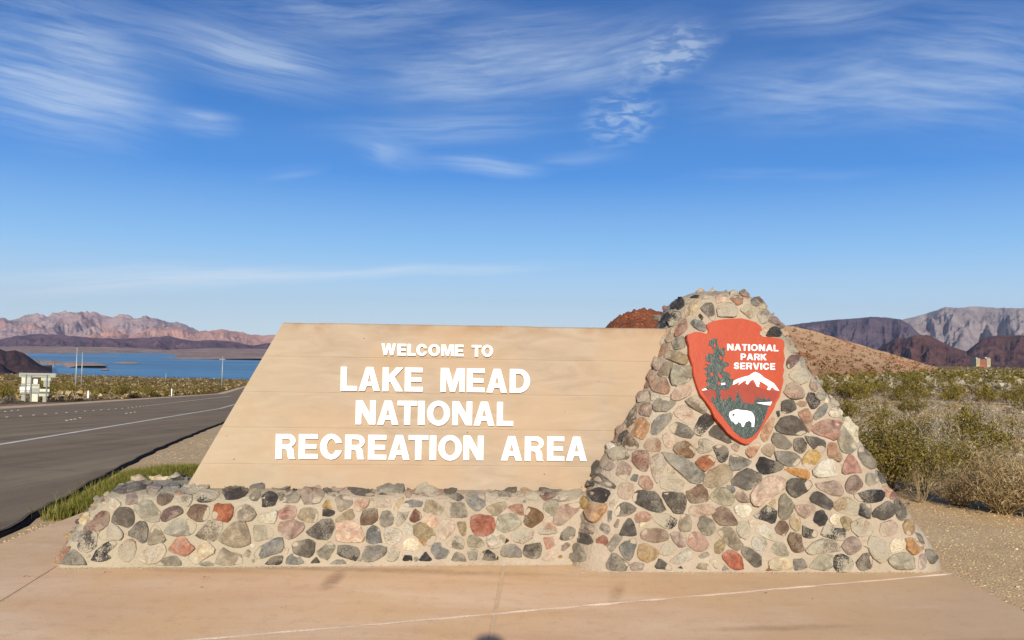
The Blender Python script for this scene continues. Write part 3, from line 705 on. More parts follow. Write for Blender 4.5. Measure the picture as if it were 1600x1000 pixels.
for ch, x0, x1, r_ in LT:
    a, b, c, d = ROWS[r_]; f_ = ((x0 + x1) / 2 - a[0]) / (c[0] - a[0])
    zt = (toW(*a)[1] + toW(*c)[1]) / 2; zb = (toW(*b)[1] + toW(*d)[1]) / 2
    ym = (a[1] + b[1]) / 2 + f_ * ((c[1] + d[1]) / 2 - (a[1] + b[1]) / 2)
    ua, ub = toW(x0, ym, -.02)[0], toW(x1, ym, -.02)[0]; ch_h = zt - zb
    P, H = glyph(ch, (ub - ua) / ch_h, *((.25, .195) if r_ > 1 else (.27, .21)))
    rr = random.Random(int(x0)); dz = rr.uniform(-.001, .001)
    me = extrude_poly('letter', P, H, lambda x, y, fr: W(ua + x * ch_h, -.022 if fr else .0005, zb + dz + y * ch_h), .022)
    under(put('letter', me, M_WHITE, label='raised white capital letter ' + ch), wall)

# --- mortar cores of the bench and the pillar --------------------------
def mound(name, levels, npt=120, noise_=.02, seed=1, capdome=.02):
    """levels: (z, u0, u1, v0, v1, r) rounded rectangles in the wall frame"""
    Zs = []
    for i in range(len(levels) - 1):
        a, b = levels[i], levels[i + 1]; k = max(1, int(round((b[0] - a[0]) / .045)))
        for j in range(k): Zs.append([a[q] + (b[q] - a[q]) * j / k for q in range(6)])
    Zs.append(list(levels[-1])); top = Zs[-1]
    for ins, dz in ((.02, .006), (.05, .013), (.09, .018), (.14, .02)):
        Zs.append([top[0] + dz * capdome / .02, top[1] + ins, top[2] - ins, top[3] + min(ins, .3 * (top[4] - top[3])), top[4] - min(ins, .3 * (top[4] - top[3])), max(top[5] - ins * .6, .03)])
    vs = []
    for z, a, b, c, d, r in Zs:
        w2, h2 = (b - a) / 2, (d - c) / 2; cu, cv = (a + b) / 2, (c + d) / 2; r = min(r, w2 * .98, h2 * .98)
        per = []
        # sample perimeter evenly by parameter: straight runs and quarter arcs
        segs = [(2 * (w2 - r)), math.pi / 2 * r, (2 * (h2 - r)), math.pi / 2 * r] * 2; tot = sum(segs)
        fr = [(s / tot) for s in ref_segs] if False else None
        for k in range(npt):
            s = tot * k / npt; i = 0
            while s > segs[i]: s -= segs[i]; i += 1
            f_ = s / segs[i] if segs[i] > 1e-9 else 0
            if i == 0: p = (-w2 + r + 2 * (w2 - r) * f_, -h2)
            elif i == 1: th = -math.pi / 2 + f_ * math.pi / 2; p = (w2 - r + r * math.cos(th), -h2 + r + r * math.sin(th))
            elif i == 2: p = (w2, -h2 + r + 2 * (h2 - r) * f_)
            elif i == 3: th = f_ * math.pi / 2; p = (w2 - r + r * math.cos(th), h2 - r + r * math.sin(th))
            elif i == 4: p = (w2 - r - 2 * (w2 - r) * f_, h2)
            elif i == 5: th = math.pi / 2 + f_ * math.pi / 2; p = (-w2 + r + r * math.cos(th), h2 - r + r * math.sin(th))
            elif i == 6: p = (-w2, h2 - r - 2 * (h2 - r) * f_)
            else: th = math.pi + f_ * math.pi / 2; p = (-w2 + r + r * math.cos(th), -h2 + r + r * math.sin(th))
            u, v = cu + p[0], cv + p[1]; ln = math.hypot(*p) + 1e-6
            dn = (float(fbm(np.array([u * 6 + v * 2 + seed]), np.array([z * 6 + v * 5]), 4, seed)[0]) - .5) * noise_ * 2
            vs.append(W(u + p[0] / ln * dn, v + p[1] / ln * dn, z))
    n = npt; m_ = len(Zs)
    fs = [(i * n + k, i * n + (k + 1) % n, (i + 1) * n + (k + 1) % n, (i + 1) * n + k) for i in range(m_ - 1) for k in range(n)]
    vs.append(W((Zs[-1][1] + Zs[-1][2]) / 2, (Zs[-1][3] + Zs[-1][4]) / 2, Zs[-1][0])); fs += [((m_ - 1) * n + k, (m_ - 1) * n + (k + 1) % n, len(vs) - 1) for k in range(n)]
    return vs, fs
BZ = .485
bL = lambda px, py, v: toW(px, py, v)[0]
b0 = bL(96, 884, -.40) + .02
b0 = -3.275
bench_levels = [(-.03, b0, .75, -.375, .66, .12), (.06, b0 + .01, .75, -.36, .65, .13), (.20, b0 + .06, .75, -.325, .63, .15), (.33, b0 + .13, .75, -.285, .61, .17), (.42, b0 + .19, .75, -.25, .59, .18), (BZ - .02, b0 + .24, .75, -.22, .56, .18), (BZ, b0 + .28, .75, -.18, .52, .17)]
bench_v, bench_f = mound('mortar', bench_levels, 220, .012, 3)
bench_v = [Vector(v) + NB * (.030 * max(0, (Vector(v) - O_).dot(E_) + 3.3)) for v in bench_v]     # the plinth narrows a little to the right
base = empty('stone_base', W(-1.2, 0, 0), 'low battered rubble stone plinth along the foot of the concrete sign wall', 'stone base')
under(put('mortar', mesh('mortar', bench_v, bench_f, True), M_MORTAR), base)

sil_l = [(884, 891), (889, 860), (896, 835), (905, 805), (915, 770), (928, 740), (950, 702), (968, 675), (985, 650), (999, 625), (1010, 600), (1020, 575), (1030, 552), (1040, 525), (1047, 500), (1054, 482), (1066, 468)]
sil_r = [(1462, 889), (1452, 860), (1440, 838), (1425, 812), (1408, 788), (1388, 760), (1368, 720), (1350, 690), (1333, 662), (1316, 635), (1298, 608), (1280, 582), (1262, 555), (1246, 528), (1234, 505), (1222, 484), (1206, 467)]
LU = [toW(a, b, -.12) for a, b in sil_l]; RU = [toW(a, b, -.12) for a, b in sil_r]
li = lambda z: float(np.interp(z, [p[1] for p in LU], [p[0] for p in LU])); ri = lambda z: float(np.interp(z, [p[1] for p in RU], [p[0] for p in RU]))
FV0, FV1 = -.45, -.13
ZT = 2.0
pil = []
for z in (-.03, .05, .12, .25, .4, .55, .7, .85, 1.0, 1.15, 1.3, 1.45, 1.6, 1.75, 1.87, 1.95, ZT):
    fr = max(0, z) / 2.0; pil.append((z, li(max(z, .02)) + .014, ri(max(z, .02)) - .014, FV0 + (FV1 - FV0) * fr, .95 - .40 * fr, .24 + .06 * fr))
pil.append((ZT + .03, li(ZT) + .05, ri(ZT) - .05, FV1 + .03, .50, .26)); pil.append((ZT + .055, li(ZT) + .12, ri(ZT) - .13, FV1 + .08, .44, .22))
pill_v, pill_f = mound('mortar', pil, 200, .014, 7, .03)
pillar = empty('stone_pillar', W(1.85, .2, 0), 'tapered rubble stone pillar at the right end, holding the red arrowhead plaque', 'pillar')
under(put('mortar', mesh('mortar', pill_v, pill_f, True), M_MORTAR), pillar)
BV = {'b': BVHTree.FromPolygons([Vector(v) for v in bench_v], bench_f), 'p': BVHTree.FromPolygons([Vector(v) for v in pill_v], pill_f)}
print('pillar', li(0), ri(0), li(ZT), ri(ZT))

# --- stones ------------------------------------------------------------
PAL = dict(k=(72, 66, 66), d=(112, 104, 96), g=(158, 150, 138), l=(184, 176, 156), s=(146, 144, 140), p=(232, 190, 166), m=(182, 156, 146), r=(200, 128, 100), o=(198, 150, 110), b=(136, 106, 82),
           y=(206, 168, 108), w=(246, 232, 204), c=(228, 204, 176), t=(176, 158, 134), n=(186, 144, 124), R=(188, 112, 86), x=(150, 134, 116), q=(142, 104, 94), e=(216, 156, 104))
def stone_mat(key, c, blotch=None, amt=.55):
    m, t, b = newmat('stone_' + key, .72, .5)
    oi = t.node('ShaderNodeObjectInfo').outputs['Random']; co = t.node('ShaderNodeTexCoord').outputs['Object']
    off = t.node('ShaderNodeCombineXYZ', {0: t.math('MULTIPLY', oi, 91.0), 1: t.math('MULTIPLY', oi, 37.0), 2: t.math('MULTIPLY', oi, 13.0)}).outputs[0]
    v = t.vmath('ADD', co, off)
    n1 = t.noise(v, 16, 6, .7, .6); n2 = t.noise(v, 90, 4, .75); n3 = t.noise(v, 5, 3, .5)
    base = rgb(*c); base = (base[0] * 1.06, base[1] * .99, base[2] * (.84 if key in 'dgslkxXwW' else .78)); base = tuple(q * 1.2 for q in base); dark = tuple(q * .45 for q in base); lite = tuple(min(.8, q * 1.7 + .04) for q in base)
    col = t.ramp(n1, [(.28, dark), (.5, base), (.74, lite)])
    col = t.mix(t.maprange(n2, .48, .66, 0, .6), col, tuple(q * .6 for q in base) + (1,))
    hsv = t.node('ShaderNodeHueSaturation', {'Hue': t.math('ADD', .496, t.math('MULTIPLY', oi, .008)), 'Saturation': t.math('ADD', .72, t.math('MULTIPLY', t.math('FRACT', t.math('MULTIPLY', oi, 7.3)), .3)), 'Value': t.math('ADD', .82, t.math('MULTIPLY', t.math('FRACT', t.math('MULTIPLY', oi, 3.7)), .36)), 'Fac': 1.0, 'Color': col}).outputs[0]
    bl = blotch or (236, 220, 190)
    msk = t.math('MULTIPLY', t.maprange(t.math('ADD', t.math('MULTIPLY', n3, .6), t.math('MULTIPLY', n2, .4)), .60 - .22 * amt, .66 - .20 * amt), 1.0 if amt > .5 else amt)
    out = t.mix(msk, hsv, rgb(*bl) + (1,))
    t.l.new(out, b.inputs['Base Color'])
    t.l.new(t.maprange(n1, .3, .7, .36, .75), b.inputs['Roughness'])
    bump(t, b, t.math('ADD', n1, t.math('MULTIPLY', n2, .8)), 1.0, .03)
    return m
SM = {k: stone_mat(k, c, amt=.45) for k, c in PAL.items()}
SM['x'] = stone_mat('x', PAL['x'], amt=.85); SM['X'] = stone_mat('X', PAL['k'], amt=.75); SM['N'] = stone_mat('N', PAL['n'], amt=.75); SM['W'] = stone_mat('W', PAL['w'], (150, 122, 90), .35); SM['Y'] = stone_mat('Y', PAL['y'], amt=.7)

def chaikin(p, k=1):
    for _ in range(k):
        q = []
        for i in range(len(p)):
            a, b = p[i], p[(i + 1) % len(p)]
            q += [(a[0] * .90 + b[0] * .10, a[1] * .90 + b[1] * .10), (a[0] * .10 + b[0] * .90, a[1] * .10 + b[1] * .90)]
        p = q
    return p
def resample(p, n):
    L = [0]
    for i in range(len(p)): L.append(L[-1] + math.dist(p[i], p[(i + 1) % len(p)]))
    out = []; j = 0
    for k in range(n):
        s = L[-1] * k / n
        while L[j + 1] < s: j += 1
        f_ = (s - L[j]) / max(1e-9, L[j + 1] - L[j]); a, b = p[j], p[(j + 1) % len(p)]
        out.append((a[0] + (b[0] - a[0]) * f_, a[1] + (b[1] - a[1]) * f_))
    return out
STONES = []       # centre, normal, radius of each placed stone
def build_stone(pts3, nrm, key, which, rnd, hmul=1.0):
    c = sum(pts3, Vector()) / len(pts3)
    size = sum((p - c).length for p in pts3) / len(pts3)
    h = min(.078, .54 * size + .012) * rnd.uniform(.7, 1.25) * hmul
    sd_ = rnd.uniform(0, 99)
    t1 = nrm.orthogonal().normalized(); t2 = nrm.cross(t1)
    planes = [(rnd.uniform(0, 6.28), rnd.uniform(.3, 1.5), rnd.uniform(.5, .9)) for _ in range(5)]
    tilt = (rnd.uniform(-.55, .55), rnd.uniform(-.55, .55))
    n = len(pts3); V = []; 
    def facet(p, k):
        q = p - c; x, y = q.dot(t1) / size, q.dot(t2) / size
        hh = k
        for a, s, o in planes: hh = min(hh, o - s * (x * math.cos(a) + y * math.sin(a)) * .8)
        hh += (float(vnoise(np.array([x * 2.2 + sd_]), np.array([y * 2.2 + sd_]), 4)[0]) - .5) * .34
        return max(hh, .18) + tilt[0] * x * .6 * k + tilt[1] * y * .6 * k
    for scl, kk in ((.93, -.45), (.985, .12), (1.0, .40), (.955, .70), (.84, .90), (.60, .98), (.30, 1.02)):
        for p in pts3:
            q = c + (p - c) * scl
            hh = kk if kk < .3 else facet(q, kk)
            V.append(q + nrm * (h * hh + rnd.uniform(-.0012, .0012)))
    V.append(c + nrm * h * facet(c, 1.04))
    fs = [(i * n + k, i * n + (k + 1) % n, (i + 1) * n + (k + 1) % n, (i + 1) * n + k) for i in range(6) for k in range(n)] + [(6 * n + k, 6 * n + (k + 1) % n, 7 * n) for k in range(n)]
    cross = (pts3[1] - pts3[0]).cross(pts3[2] - pts3[1]); area = Vector()
    for i in range(n): area += (pts3[i] - c).cross(pts3[(i + 1) % n] - c)
    if area.dot(nrm) < 0: fs = [f[::-1] for f in fs]
    me = mesh('stone', [v - c for v in V], fs, True)
    par = base if which == 'b' else pillar
    o = put('stone', me, SM[key]); o.parent = par; o.location = c - par.location
    STONES.append((c.copy(), nrm.copy(), size, which))
TILES = dict(A=(80, 740, 6.25), B=(240, 740, 6.25), C=(400, 740, 6.25), D=(560, 740, 6.25), E=(720, 740, 6.25), F=(880, 740, 6.25), G=(1040, 740, 6.25), H=(1200, 740, 6.25), L=(1300, 740, 6.25),
             J=(900, 610, 6.25), K=(1060, 640, 6.25), M=(1220, 600, 6.25), N=(1000, 450, 6.25), P=(1140, 450, 6.25), Q=(900, 440, 3.5704))
SRAW = """
A:n 25,860 70,790 140,725 200,715 160,770 105,880|g 110,885 150,800 215,735 280,780 350,885|g 205,640 235,570 320,560 325,610 270,660 215,660|X 265,710 290,640 370,565 440,575 450,640 430,720 350,770 290,750|q 405,480 440,410 510,370 560,390 570,450 540,510 470,560 415,550|c 280,470 290,420 350,375 380,400 370,460 310,510|m 320,530 400,450 405,540 345,600|x 470,600 490,560 580,500 640,500 705,600 670,645 490,640|d 600,440 640,360 700,335 780,345 815,420 800,500 740,530 690,500 600,485|c 560,370 560,300 600,235 650,260 690,300 600,385|d 625,175 650,140 780,110 900,75 1000,90 950,140 800,180 650,200|m 740,310 745,200 880,190 900,230 870,280|m 930,170 980,125 1080,130 1050,170 1010,220 950,210|l 815,330 900,270 980,270 1020,330 1065,380 1055,460 950,470 870,420|b 1040,240 1070,195 1140,200 1200,215 1150,290 1075,315 1040,290|d 755,580 860,470 930,480 945,560 920,670 880,680 850,640 765,610|t 950,600 1005,500 1060,540 1125,655 1050,680 955,700|q 1075,440 1110,360 1180,320 1250,325 1300,380 1200,430 1105,475|X 400,850 450,740 560,670 630,660 640,700 590,740 530,790 610,810 500,850|N 675,770 700,700 770,640 820,660 830,720 810,800 750,865 680,820|c 850,820 950,730 1090,680 1115,750 1090,820 1020,870 930,880|g 1020,890 1110,820 1220,800 1260,850 1270,900|W 965,40 1000,10 1140,10 1160,40 1120,60 1000,60|d 1180,30 1250,15 1330,15 1330,70 1230,50|c 770,65 850,50 930,60 960,80 850,85|l 640,105 740,80 830,80 800,100 700,120 640,130|s 1100,135 1150,110 1250,115 1260,140 1180,145|n 1205,190 1240,165 1290,180 1300,205 1240,210
B:x 235,260 280,215 370,205 378,260 345,325 280,310|x 270,160 300,110 380,100 500,120 540,140 480,175 370,205 300,190|d 560,105 600,80 680,85 740,110 700,140 610,130|X 420,240 440,185 540,170 640,195 600,260 520,285 430,280|k 680,190 720,150 850,120 930,165 890,220 820,250 710,260|g 925,135 980,110 1090,115 1090,150 950,150|b 335,400 370,320 440,300 530,315 545,370 530,430 470,470 390,450|r 570,400 620,290 690,310 750,300 778,340 760,430 720,475 650,460 575,440|t 790,390 830,330 900,305 960,330 1000,400 950,465 870,465 800,420|g 930,230 1000,165 1045,180 1040,230 1010,270 960,265|k 1060,230 1080,200 1130,178 1200,200 1215,235 1180,310 1070,328|W 1020,420 1060,390 1140,385 1190,355 1205,420 1170,490 1040,470|l 118,580 150,510 230,445 320,450 400,480 415,530 360,600 200,600|x 415,610 480,530 540,460 670,470 670,530 600,660 500,640|t 645,655 700,570 800,480 890,470 930,570 940,690 820,715 700,690|l 985,510 1050,510 1100,510 1165,560 1160,620 1080,640 990,665|r 145,745 200,680 240,610 300,620 350,680 412,720 320,805 230,780|c 340,830 420,740 500,660 570,700 600,770 480,840 420,890|t 610,890 680,720 760,770 850,790 870,870 760,890|x 870,800 920,740 950,760 940,800 890,860|s 985,800 1030,730 1180,640 1250,620 1270,700 1240,770 1150,790 1040,835|g 450,880 530,855 585,880 580,900 460,900
C:d 110,135 160,95 300,100 390,97 380,130 290,160 200,150|d 205,200 265,185 260,260 235,270|g 270,285 285,200 330,175 380,180 435,240 400,285|m 445,240 480,190 540,160 640,170 665,200 630,280 560,300 470,300|n 430,115 520,105 630,100 670,125 630,150 520,145|d 655,165 735,155 740,180 710,205|p 750,180 760,130 830,100 1030,90 1055,115 1040,140 880,145 860,165|k 1065,130 1100,100 1145,105 1145,150 1110,165|d 890,150 1000,150 1130,175 1155,190 1140,225 960,210 930,170|R 215,375 270,345 300,310 390,325 390,380 370,435 240,445|t 410,420 460,345 560,340 600,370 595,470 520,475 430,450|y 645,335 680,270 710,255 760,300 760,340 690,340|k 655,355 700,350 770,365 760,400 720,420 650,415|t 780,240 850,210 900,220 950,290 890,340 820,375 795,330|p 965,290 1000,250 1060,235 1110,280 1080,330 990,375 965,340|t 780,450 850,390 930,345 965,430 920,460 860,445 785,480|b 1025,440 1050,360 1110,345 1180,350 1190,450 1140,490 1025,505|n 222,520 250,480 380,458 475,500 460,550 380,620 320,640 260,605 225,560|d 490,575 570,510 660,450 730,450 760,500 740,580 710,645 600,640 530,600|p 785,500 880,465 960,465 1010,500 1060,620 1030,660 800,665|s 1080,590 1100,540 1150,505 1200,540 1230,670 1130,680 1080,670|d 360,700 400,665 530,640 570,680 560,780 510,820 400,790 360,760|c 275,780 290,700 320,740 310,780|k 95,885 160,810 270,800 250,870 220,885|s 295,880 300,830 350,780 420,800 470,870 400,880|d 530,875 590,810 630,870|l 595,770 660,710 720,665 775,715 700,835 630,810|k 800,790 815,700 900,700 1000,730 1012,770 975,845 880,820|s 720,880 780,840 850,840 890,880|g 1045,800 1080,710 1200,700 1270,720 1260,790 1150,850 1050,855
D:g 175,140 200,90 240,70 430,110 445,150 420,190 300,170 200,180|d 190,205 230,190 280,210|c 150,325 155,260 300,250 320,330|n 460,200 480,150 520,180 510,240 465,235|c 345,350 370,280 445,225 430,290 370,370|s 450,320 450,280 520,260 630,285 610,325 520,330|N 535,200 590,105 700,125 830,140 815,200 720,230 600,210|d 850,140 930,120 975,140 930,200 850,210|t 635,370 670,260 740,270 830,345 790,405|d 880,225 960,195 1030,235 980,275|g 845,370 850,260 900,290 1020,285 1040,350 1060,400 1040,430 900,425|s 1055,260 1060,205 1150,185 1230,210 1235,310 1160,370 1075,310|g 210,440 240,370 300,365 345,430 330,490 250,525 215,500|x 365,500 390,370 430,390 495,370 460,450 390,520|q 495,455 550,340 615,400 605,450 545,478|p 620,445 700,390 760,420 775,480 730,535 690,510|W 445,500 480,480 530,510 530,600 470,590|t 540,520 600,475 680,515 720,545 755,600 730,680 680,700 600,640 550,600|W 255,590 270,545 340,535 400,550 425,590 400,660 340,700 270,670|p 785,560 800,470 870,450 940,490 930,560 830,650 790,620|t 960,480 1040,475 1055,520 1045,600 1020,610 990,570|W 440,690 470,640 530,630 575,660 590,720 540,750 450,740|o 590,650 640,645 660,690 640,705|s 705,740 740,690 800,670 810,720 890,750 850,820 760,830|x 855,690 960,605 1030,650 1020,735 900,720|l 1065,660 1080,610 1130,598 1200,640 1225,700 1150,720 1070,710|x 280,850 285,790 320,725 400,740 390,820 350,855|k 430,850 450,795 520,800 525,850|k 590,850 655,760 720,840 700,855|g 905,850 950,765 1020,790 1060,855|l 1065,740 1160,740 1160,840 1080,840
E:k 50,155 150,110 310,85 380,110 420,180 340,170 300,140 220,160 130,130|x 240,210 260,165 330,180 360,230 270,290|d 425,135 500,130 545,160 530,190 440,180|g 365,190 440,185 500,200 470,250 380,240|o 560,120 640,130 750,170 740,190 620,190 570,150|x 620,230 650,190 720,185 760,220 740,265 680,260|d 770,175 830,130 920,120 990,150 980,180 880,175|q 775,220 800,185 940,190 920,230 820,270|o 1000,135 1130,120 1150,135 1050,145|x 960,210 1000,155 1150,145 1175,180 1140,240 1050,270 970,275|t 250,345 300,305 420,280 455,320 420,350 370,405 320,410|n 460,325 530,305 600,300 612,410 540,390 480,350|l 808,300 860,265 945,255 945,320 910,400 840,415 810,360|n 905,440 930,360 1000,315 1100,290 1155,285 1150,350 1050,450 970,510 920,490|b 615,480 650,330 730,340 808,410 790,460 690,525 640,510|R 95,480 120,415 200,410 310,425 330,510 300,580 220,605 130,590|l 350,510 365,430 450,395 530,400 590,490 520,545 430,575 370,545|N 755,590 840,430 900,480 945,580 850,590|d 965,640 985,580 1050,515 1115,545 1110,610 1060,645 1000,650|N 500,610 530,550 630,540 705,560 690,630 600,680 520,660|W 245,650 270,605 390,590 440,640 400,700 320,735 270,710|k 445,630 475,655 430,685|r 805,625 920,620 950,675 840,745|g 395,760 410,710 520,690 580,740 590,815 400,805|d 612,770 620,700 780,680 785,740 770,820 700,830 620,800|m 940,740 1030,670 1070,700 1010,750|p 790,840 850,770 930,750 940,790 900,850|k 180,840 210,770 270,740 330,790 340,845|k 345,840 360,800 375,840
F:g 55,790 100,740 140,680 230,800 210,860 100,850 70,830|k 185,90 220,50 250,60 270,110 215,145|k 270,100 290,75 310,100 290,130|k 245,180 360,140 465,175 410,285 300,265|y 180,270 210,215 260,260 230,330 200,350|o 220,380 250,320 420,300 430,350 340,460 310,480 240,420|t 165,410 215,380 215,430 190,460|s 435,370 480,360 470,460 440,465|c 450,290 480,255 540,250 510,310 460,330|m 145,530 205,475 300,500 315,545 300,590 230,570|d 125,600 150,575 250,595 300,665 250,695 160,660|R 325,640 390,600 440,640 425,710 380,680 325,680|g 360,540 380,480 450,510 460,560 430,595|m 490,510 530,440 550,460 530,530|d 495,385 550,300 610,280 710,330 690,375 620,410 520,415|d 545,595 590,490 645,430 690,480 715,600|g 425,700 470,640 510,590 580,620 530,700 470,770|s 540,720 600,670 700,635 710,700 670,810 640,845 590,810|d 420,890 470,780 510,780 640,880 600,950 430,930|m 650,890 700,865 790,880 770,940 670,945|y 722,780 750,690 820,690 920,750 925,800 830,870 740,830|n 695,430 730,380 800,370 850,410 840,460 760,470 715,470|W 740,500 770,455 820,480 800,525 750,520|X 870,440 920,390 1000,395 1095,440 1095,490 1040,545 960,510|t 1125,510 1155,400 1220,400 1250,460 1240,560 1140,550|m 750,600 800,540 900,540 960,540 1030,600 990,655 880,670 780,640|m 1045,590 1090,565 1170,570 1205,630 1190,700 1140,715 1080,660|x 940,770 970,700 1040,660 1100,730 1060,790 980,800|W 1040,860 1130,780 1220,730 1250,760 1240,840 1130,880|d 890,910 940,825 1060,910 1040,945|d 690,260 700,200 740,170 900,180 985,340 960,370 870,365 790,330 710,290|d 960,190 1150,190 1200,230 1190,320 1160,380 1090,385 1030,310|p 535,200 550,110 620,90 690,110 680,210 620,255 555,230|k 1115,920 1150,900 1170,930
J:d 165,870 220,820 280,840 385,930 370,960 290,940 200,900|m 395,820 430,700 475,700 545,750 530,810 485,880|s 530,870 560,820 610,825 590,895|n 605,910 630,840 700,835 750,900 740,960 660,960|N 715,670 760,640 830,620 880,720 830,800 790,910 750,840|c 890,760 950,760 970,820 900,815|Y 820,880 850,840 960,840 1045,900 1030,960 930,985 840,950|s 845,620 920,620 1050,660 1240,800 1220,890 1120,905 1040,830 930,730|q 548,700 555,610 620,590 710,610 705,740 680,800 620,770|x 330,640 370,580 430,555 525,640 510,670 360,685|b 450,530 480,460 550,460 620,530 600,570 510,580|k 405,530 430,450 500,400 510,430 450,490 430,545|n 345,490 380,410 490,330 495,380 430,430 395,510|w 290,600 350,520 390,540 320,620|m 270,760 340,700 390,740 330,790|d 135,800 170,730 230,690 220,760 150,850|d 185,820 230,740 260,760 240,810|o 510,390 560,310 640,265 715,320 710,390 680,440 650,490 600,450 530,430|n 665,540 700,480 770,465 825,500 820,590 740,600 670,570|p 840,440 900,415 970,450 950,530 900,565 860,520|g 740,410 750,320 810,250 930,230 930,290 860,370 790,430 745,430|g 910,360 980,310 1080,350 1140,430 1110,465 1020,450 940,410|p 950,220 1000,155 1080,155 1145,230 1140,320 1100,330 1000,270|d 750,150 800,90 880,60 970,110 950,160 890,205 770,205|m 620,200 660,130 730,120 745,180 720,260 640,240|N 610,80 640,20 720,10 730,60 690,100 620,120|w 735,85 760,30 820,50 800,90 745,105|d 505,270 560,170 590,150 570,240 520,290|m 575,240 600,150 640,130 620,210 590,265|d 490,330 520,290 600,270 570,310 500,370|b 945,580 980,520 1070,495 1110,510 1165,610 1130,660 1030,645|p 930,45 960,0 1080,0 1060,50 980,95
Q:x 605,670 660,635 710,670 730,720 700,735 640,700|p 530,635 570,580 630,580 640,630 570,665 535,655|n 420,585 440,545 500,540 525,590 510,630 440,615|m 1160,620 1180,575 1230,560 1270,610 1260,650 1200,655|m 1300,590 1310,540 1345,590 1335,615|d 1145,670 1175,660 1210,665 1230,710 1175,735 1145,725
K:X 150,200 210,70 260,45 350,70 340,130 270,200 210,260 160,230|d 300,230 350,150 430,180 510,310 480,330 400,290 310,255|x 155,350 200,300 260,280 320,330 310,400 240,420 190,410|k 330,370 400,345 480,380 470,470 430,515 385,500 365,430|m 515,355 550,320 600,330 575,410 530,385|N 655,400 700,350 770,320 800,340 750,440 700,470 665,440|n 805,390 860,335 930,340 930,400 900,460 830,430|r 165,520 220,460 290,445 360,480 345,530 260,600 200,560|g 500,540 510,440 560,445 720,510 670,545 600,580 520,595|t 245,680 300,600 440,530 510,590 510,660 430,730 300,765 255,720|d 515,700 580,620 670,570 805,640 800,680 740,740 680,790 600,750 540,740|s 470,745 530,740 555,790 520,825 490,800|m 550,840 610,775 680,870 690,905 590,895|b 75,800 140,780 200,725 280,800 290,890 240,900 130,915 90,850|l 305,860 380,770 460,760 540,860 530,920 490,940 380,910|k 755,550 800,460 870,490 980,520 1020,570 960,605 840,625 790,600|g 940,415 1000,405 1130,420 1190,480 1150,550 1050,545 970,500|k 905,300 930,230 1000,240 1110,340 1060,385 970,370|d 1120,350 1130,290 1200,275 1250,340 1240,400 1190,430 1130,390|d 945,175 1000,90 1090,60 1160,80 1245,210 1200,245 1050,240 960,205|k 950,20 985,10 990,60 970,75|o 800,260 830,170 900,90 935,70 920,180 860,310 820,300|p 710,830 760,740 860,665 950,645 1020,680 1030,750 960,820 850,880 780,935 720,920|e 1045,590 1080,565 1250,590 1280,640 1250,680 1130,640|d 1045,740 1080,685 1150,670 1280,700 1300,750 1260,790 1140,865 1060,800
G:p 230,350 260,310 420,300 480,350 430,400 290,420 235,385|b 460,410 490,345 540,320 620,350 700,485 680,500 540,495 480,460|w 665,330 700,305 800,305 838,350 810,410 740,425 690,390|X 860,410 920,370 980,305 1075,370 1070,470 1040,490 960,450 890,435|g 1100,380 1110,240 1160,200 1230,280 1240,360 1180,450 1120,430|g 315,510 340,420 390,420 470,470 480,550 420,605 370,590|R 220,700 240,590 300,565 380,620 415,700 370,750 290,750|t 500,575 600,510 640,530 700,630 755,690 690,745 610,700 570,640|t 475,700 520,645 570,645 575,730 540,780 485,770|x 690,540 720,470 780,465 825,570 790,640 720,610|w 875,570 910,500 970,500 1080,620 1070,665 980,630|c 800,460 870,455 870,520 830,530|W 835,680 870,605 980,650 975,760 860,730|d 740,780 750,715 850,740 930,820 925,890 880,920 810,860|R 550,810 620,740 730,800 760,930 660,930 600,880|w 420,845 480,840 505,880 500,935|t 300,920 330,875 400,875 440,945|g 550,940 580,890 620,940|l 1025,750 1080,665 1150,680 1195,770 1190,800 1110,795|b 1065,540 1110,460 1170,470 1205,530 1160,610 1090,580|c 1000,860 1080,820 1200,830 1225,930 1020,935|l 320,800 400,760 430,800 350,830|R 975,950 1000,920 1050,945|c 1010,290 1060,240 1080,300 1060,330
H:m 460,100 540,85 650,70 715,130 710,210 620,205 500,150|q 750,120 780,50 840,10 910,70 920,120 830,198 770,170|l 945,80 960,0 1040,5 1085,70 990,125|d 1070,0 1100,0 1140,90 1115,95|d 410,250 430,190 500,175 630,290 600,350 540,330 430,280|m 255,310 330,270 410,275 460,350 430,390 350,430 290,390|k 440,460 470,375 530,355 580,430 550,490 515,515|Y 640,300 700,240 780,230 870,310 855,410 770,390 660,360|k 835,215 980,160 1100,160 1130,210 1090,270 1000,280 880,265|k 870,340 900,295 1000,300 1005,360 990,440 880,390|d 1025,360 1180,260 1220,330 1225,400 1130,450 1090,430 1030,420|y 210,480 220,420 270,400 315,450 310,540 270,560 220,520|k 335,510 400,540 480,560 470,620 420,630 340,615|W 595,450 630,395 690,400 700,460 640,505|t 705,450 730,415 800,430 810,470 790,560 740,530|X 510,600 560,490 640,530 740,540 750,570 730,650 650,640|b 190,650 210,590 240,575 320,600 330,690 350,740 320,765 240,755|x 365,750 430,680 520,635 610,650 710,720 700,750 550,770 420,785|N 805,490 870,450 920,435 990,490 1035,550 990,600 880,610 820,560|m 720,710 750,650 820,610 880,650 900,720 830,780 780,790|X 970,710 990,620 1030,615 1130,670 1165,770 1130,840 1080,865 1010,800|p 1090,560 1110,480 1200,455 1255,500 1240,590 1130,610|X 640,910 650,800 710,785 800,820 830,880 800,940 680,955|d 855,870 920,790 980,770 1015,810 1010,920 900,945|g 245,840 340,830 380,920 260,945|l 400,920 490,800 620,790 630,900 560,940|p 905,690 940,650 970,660 965,720
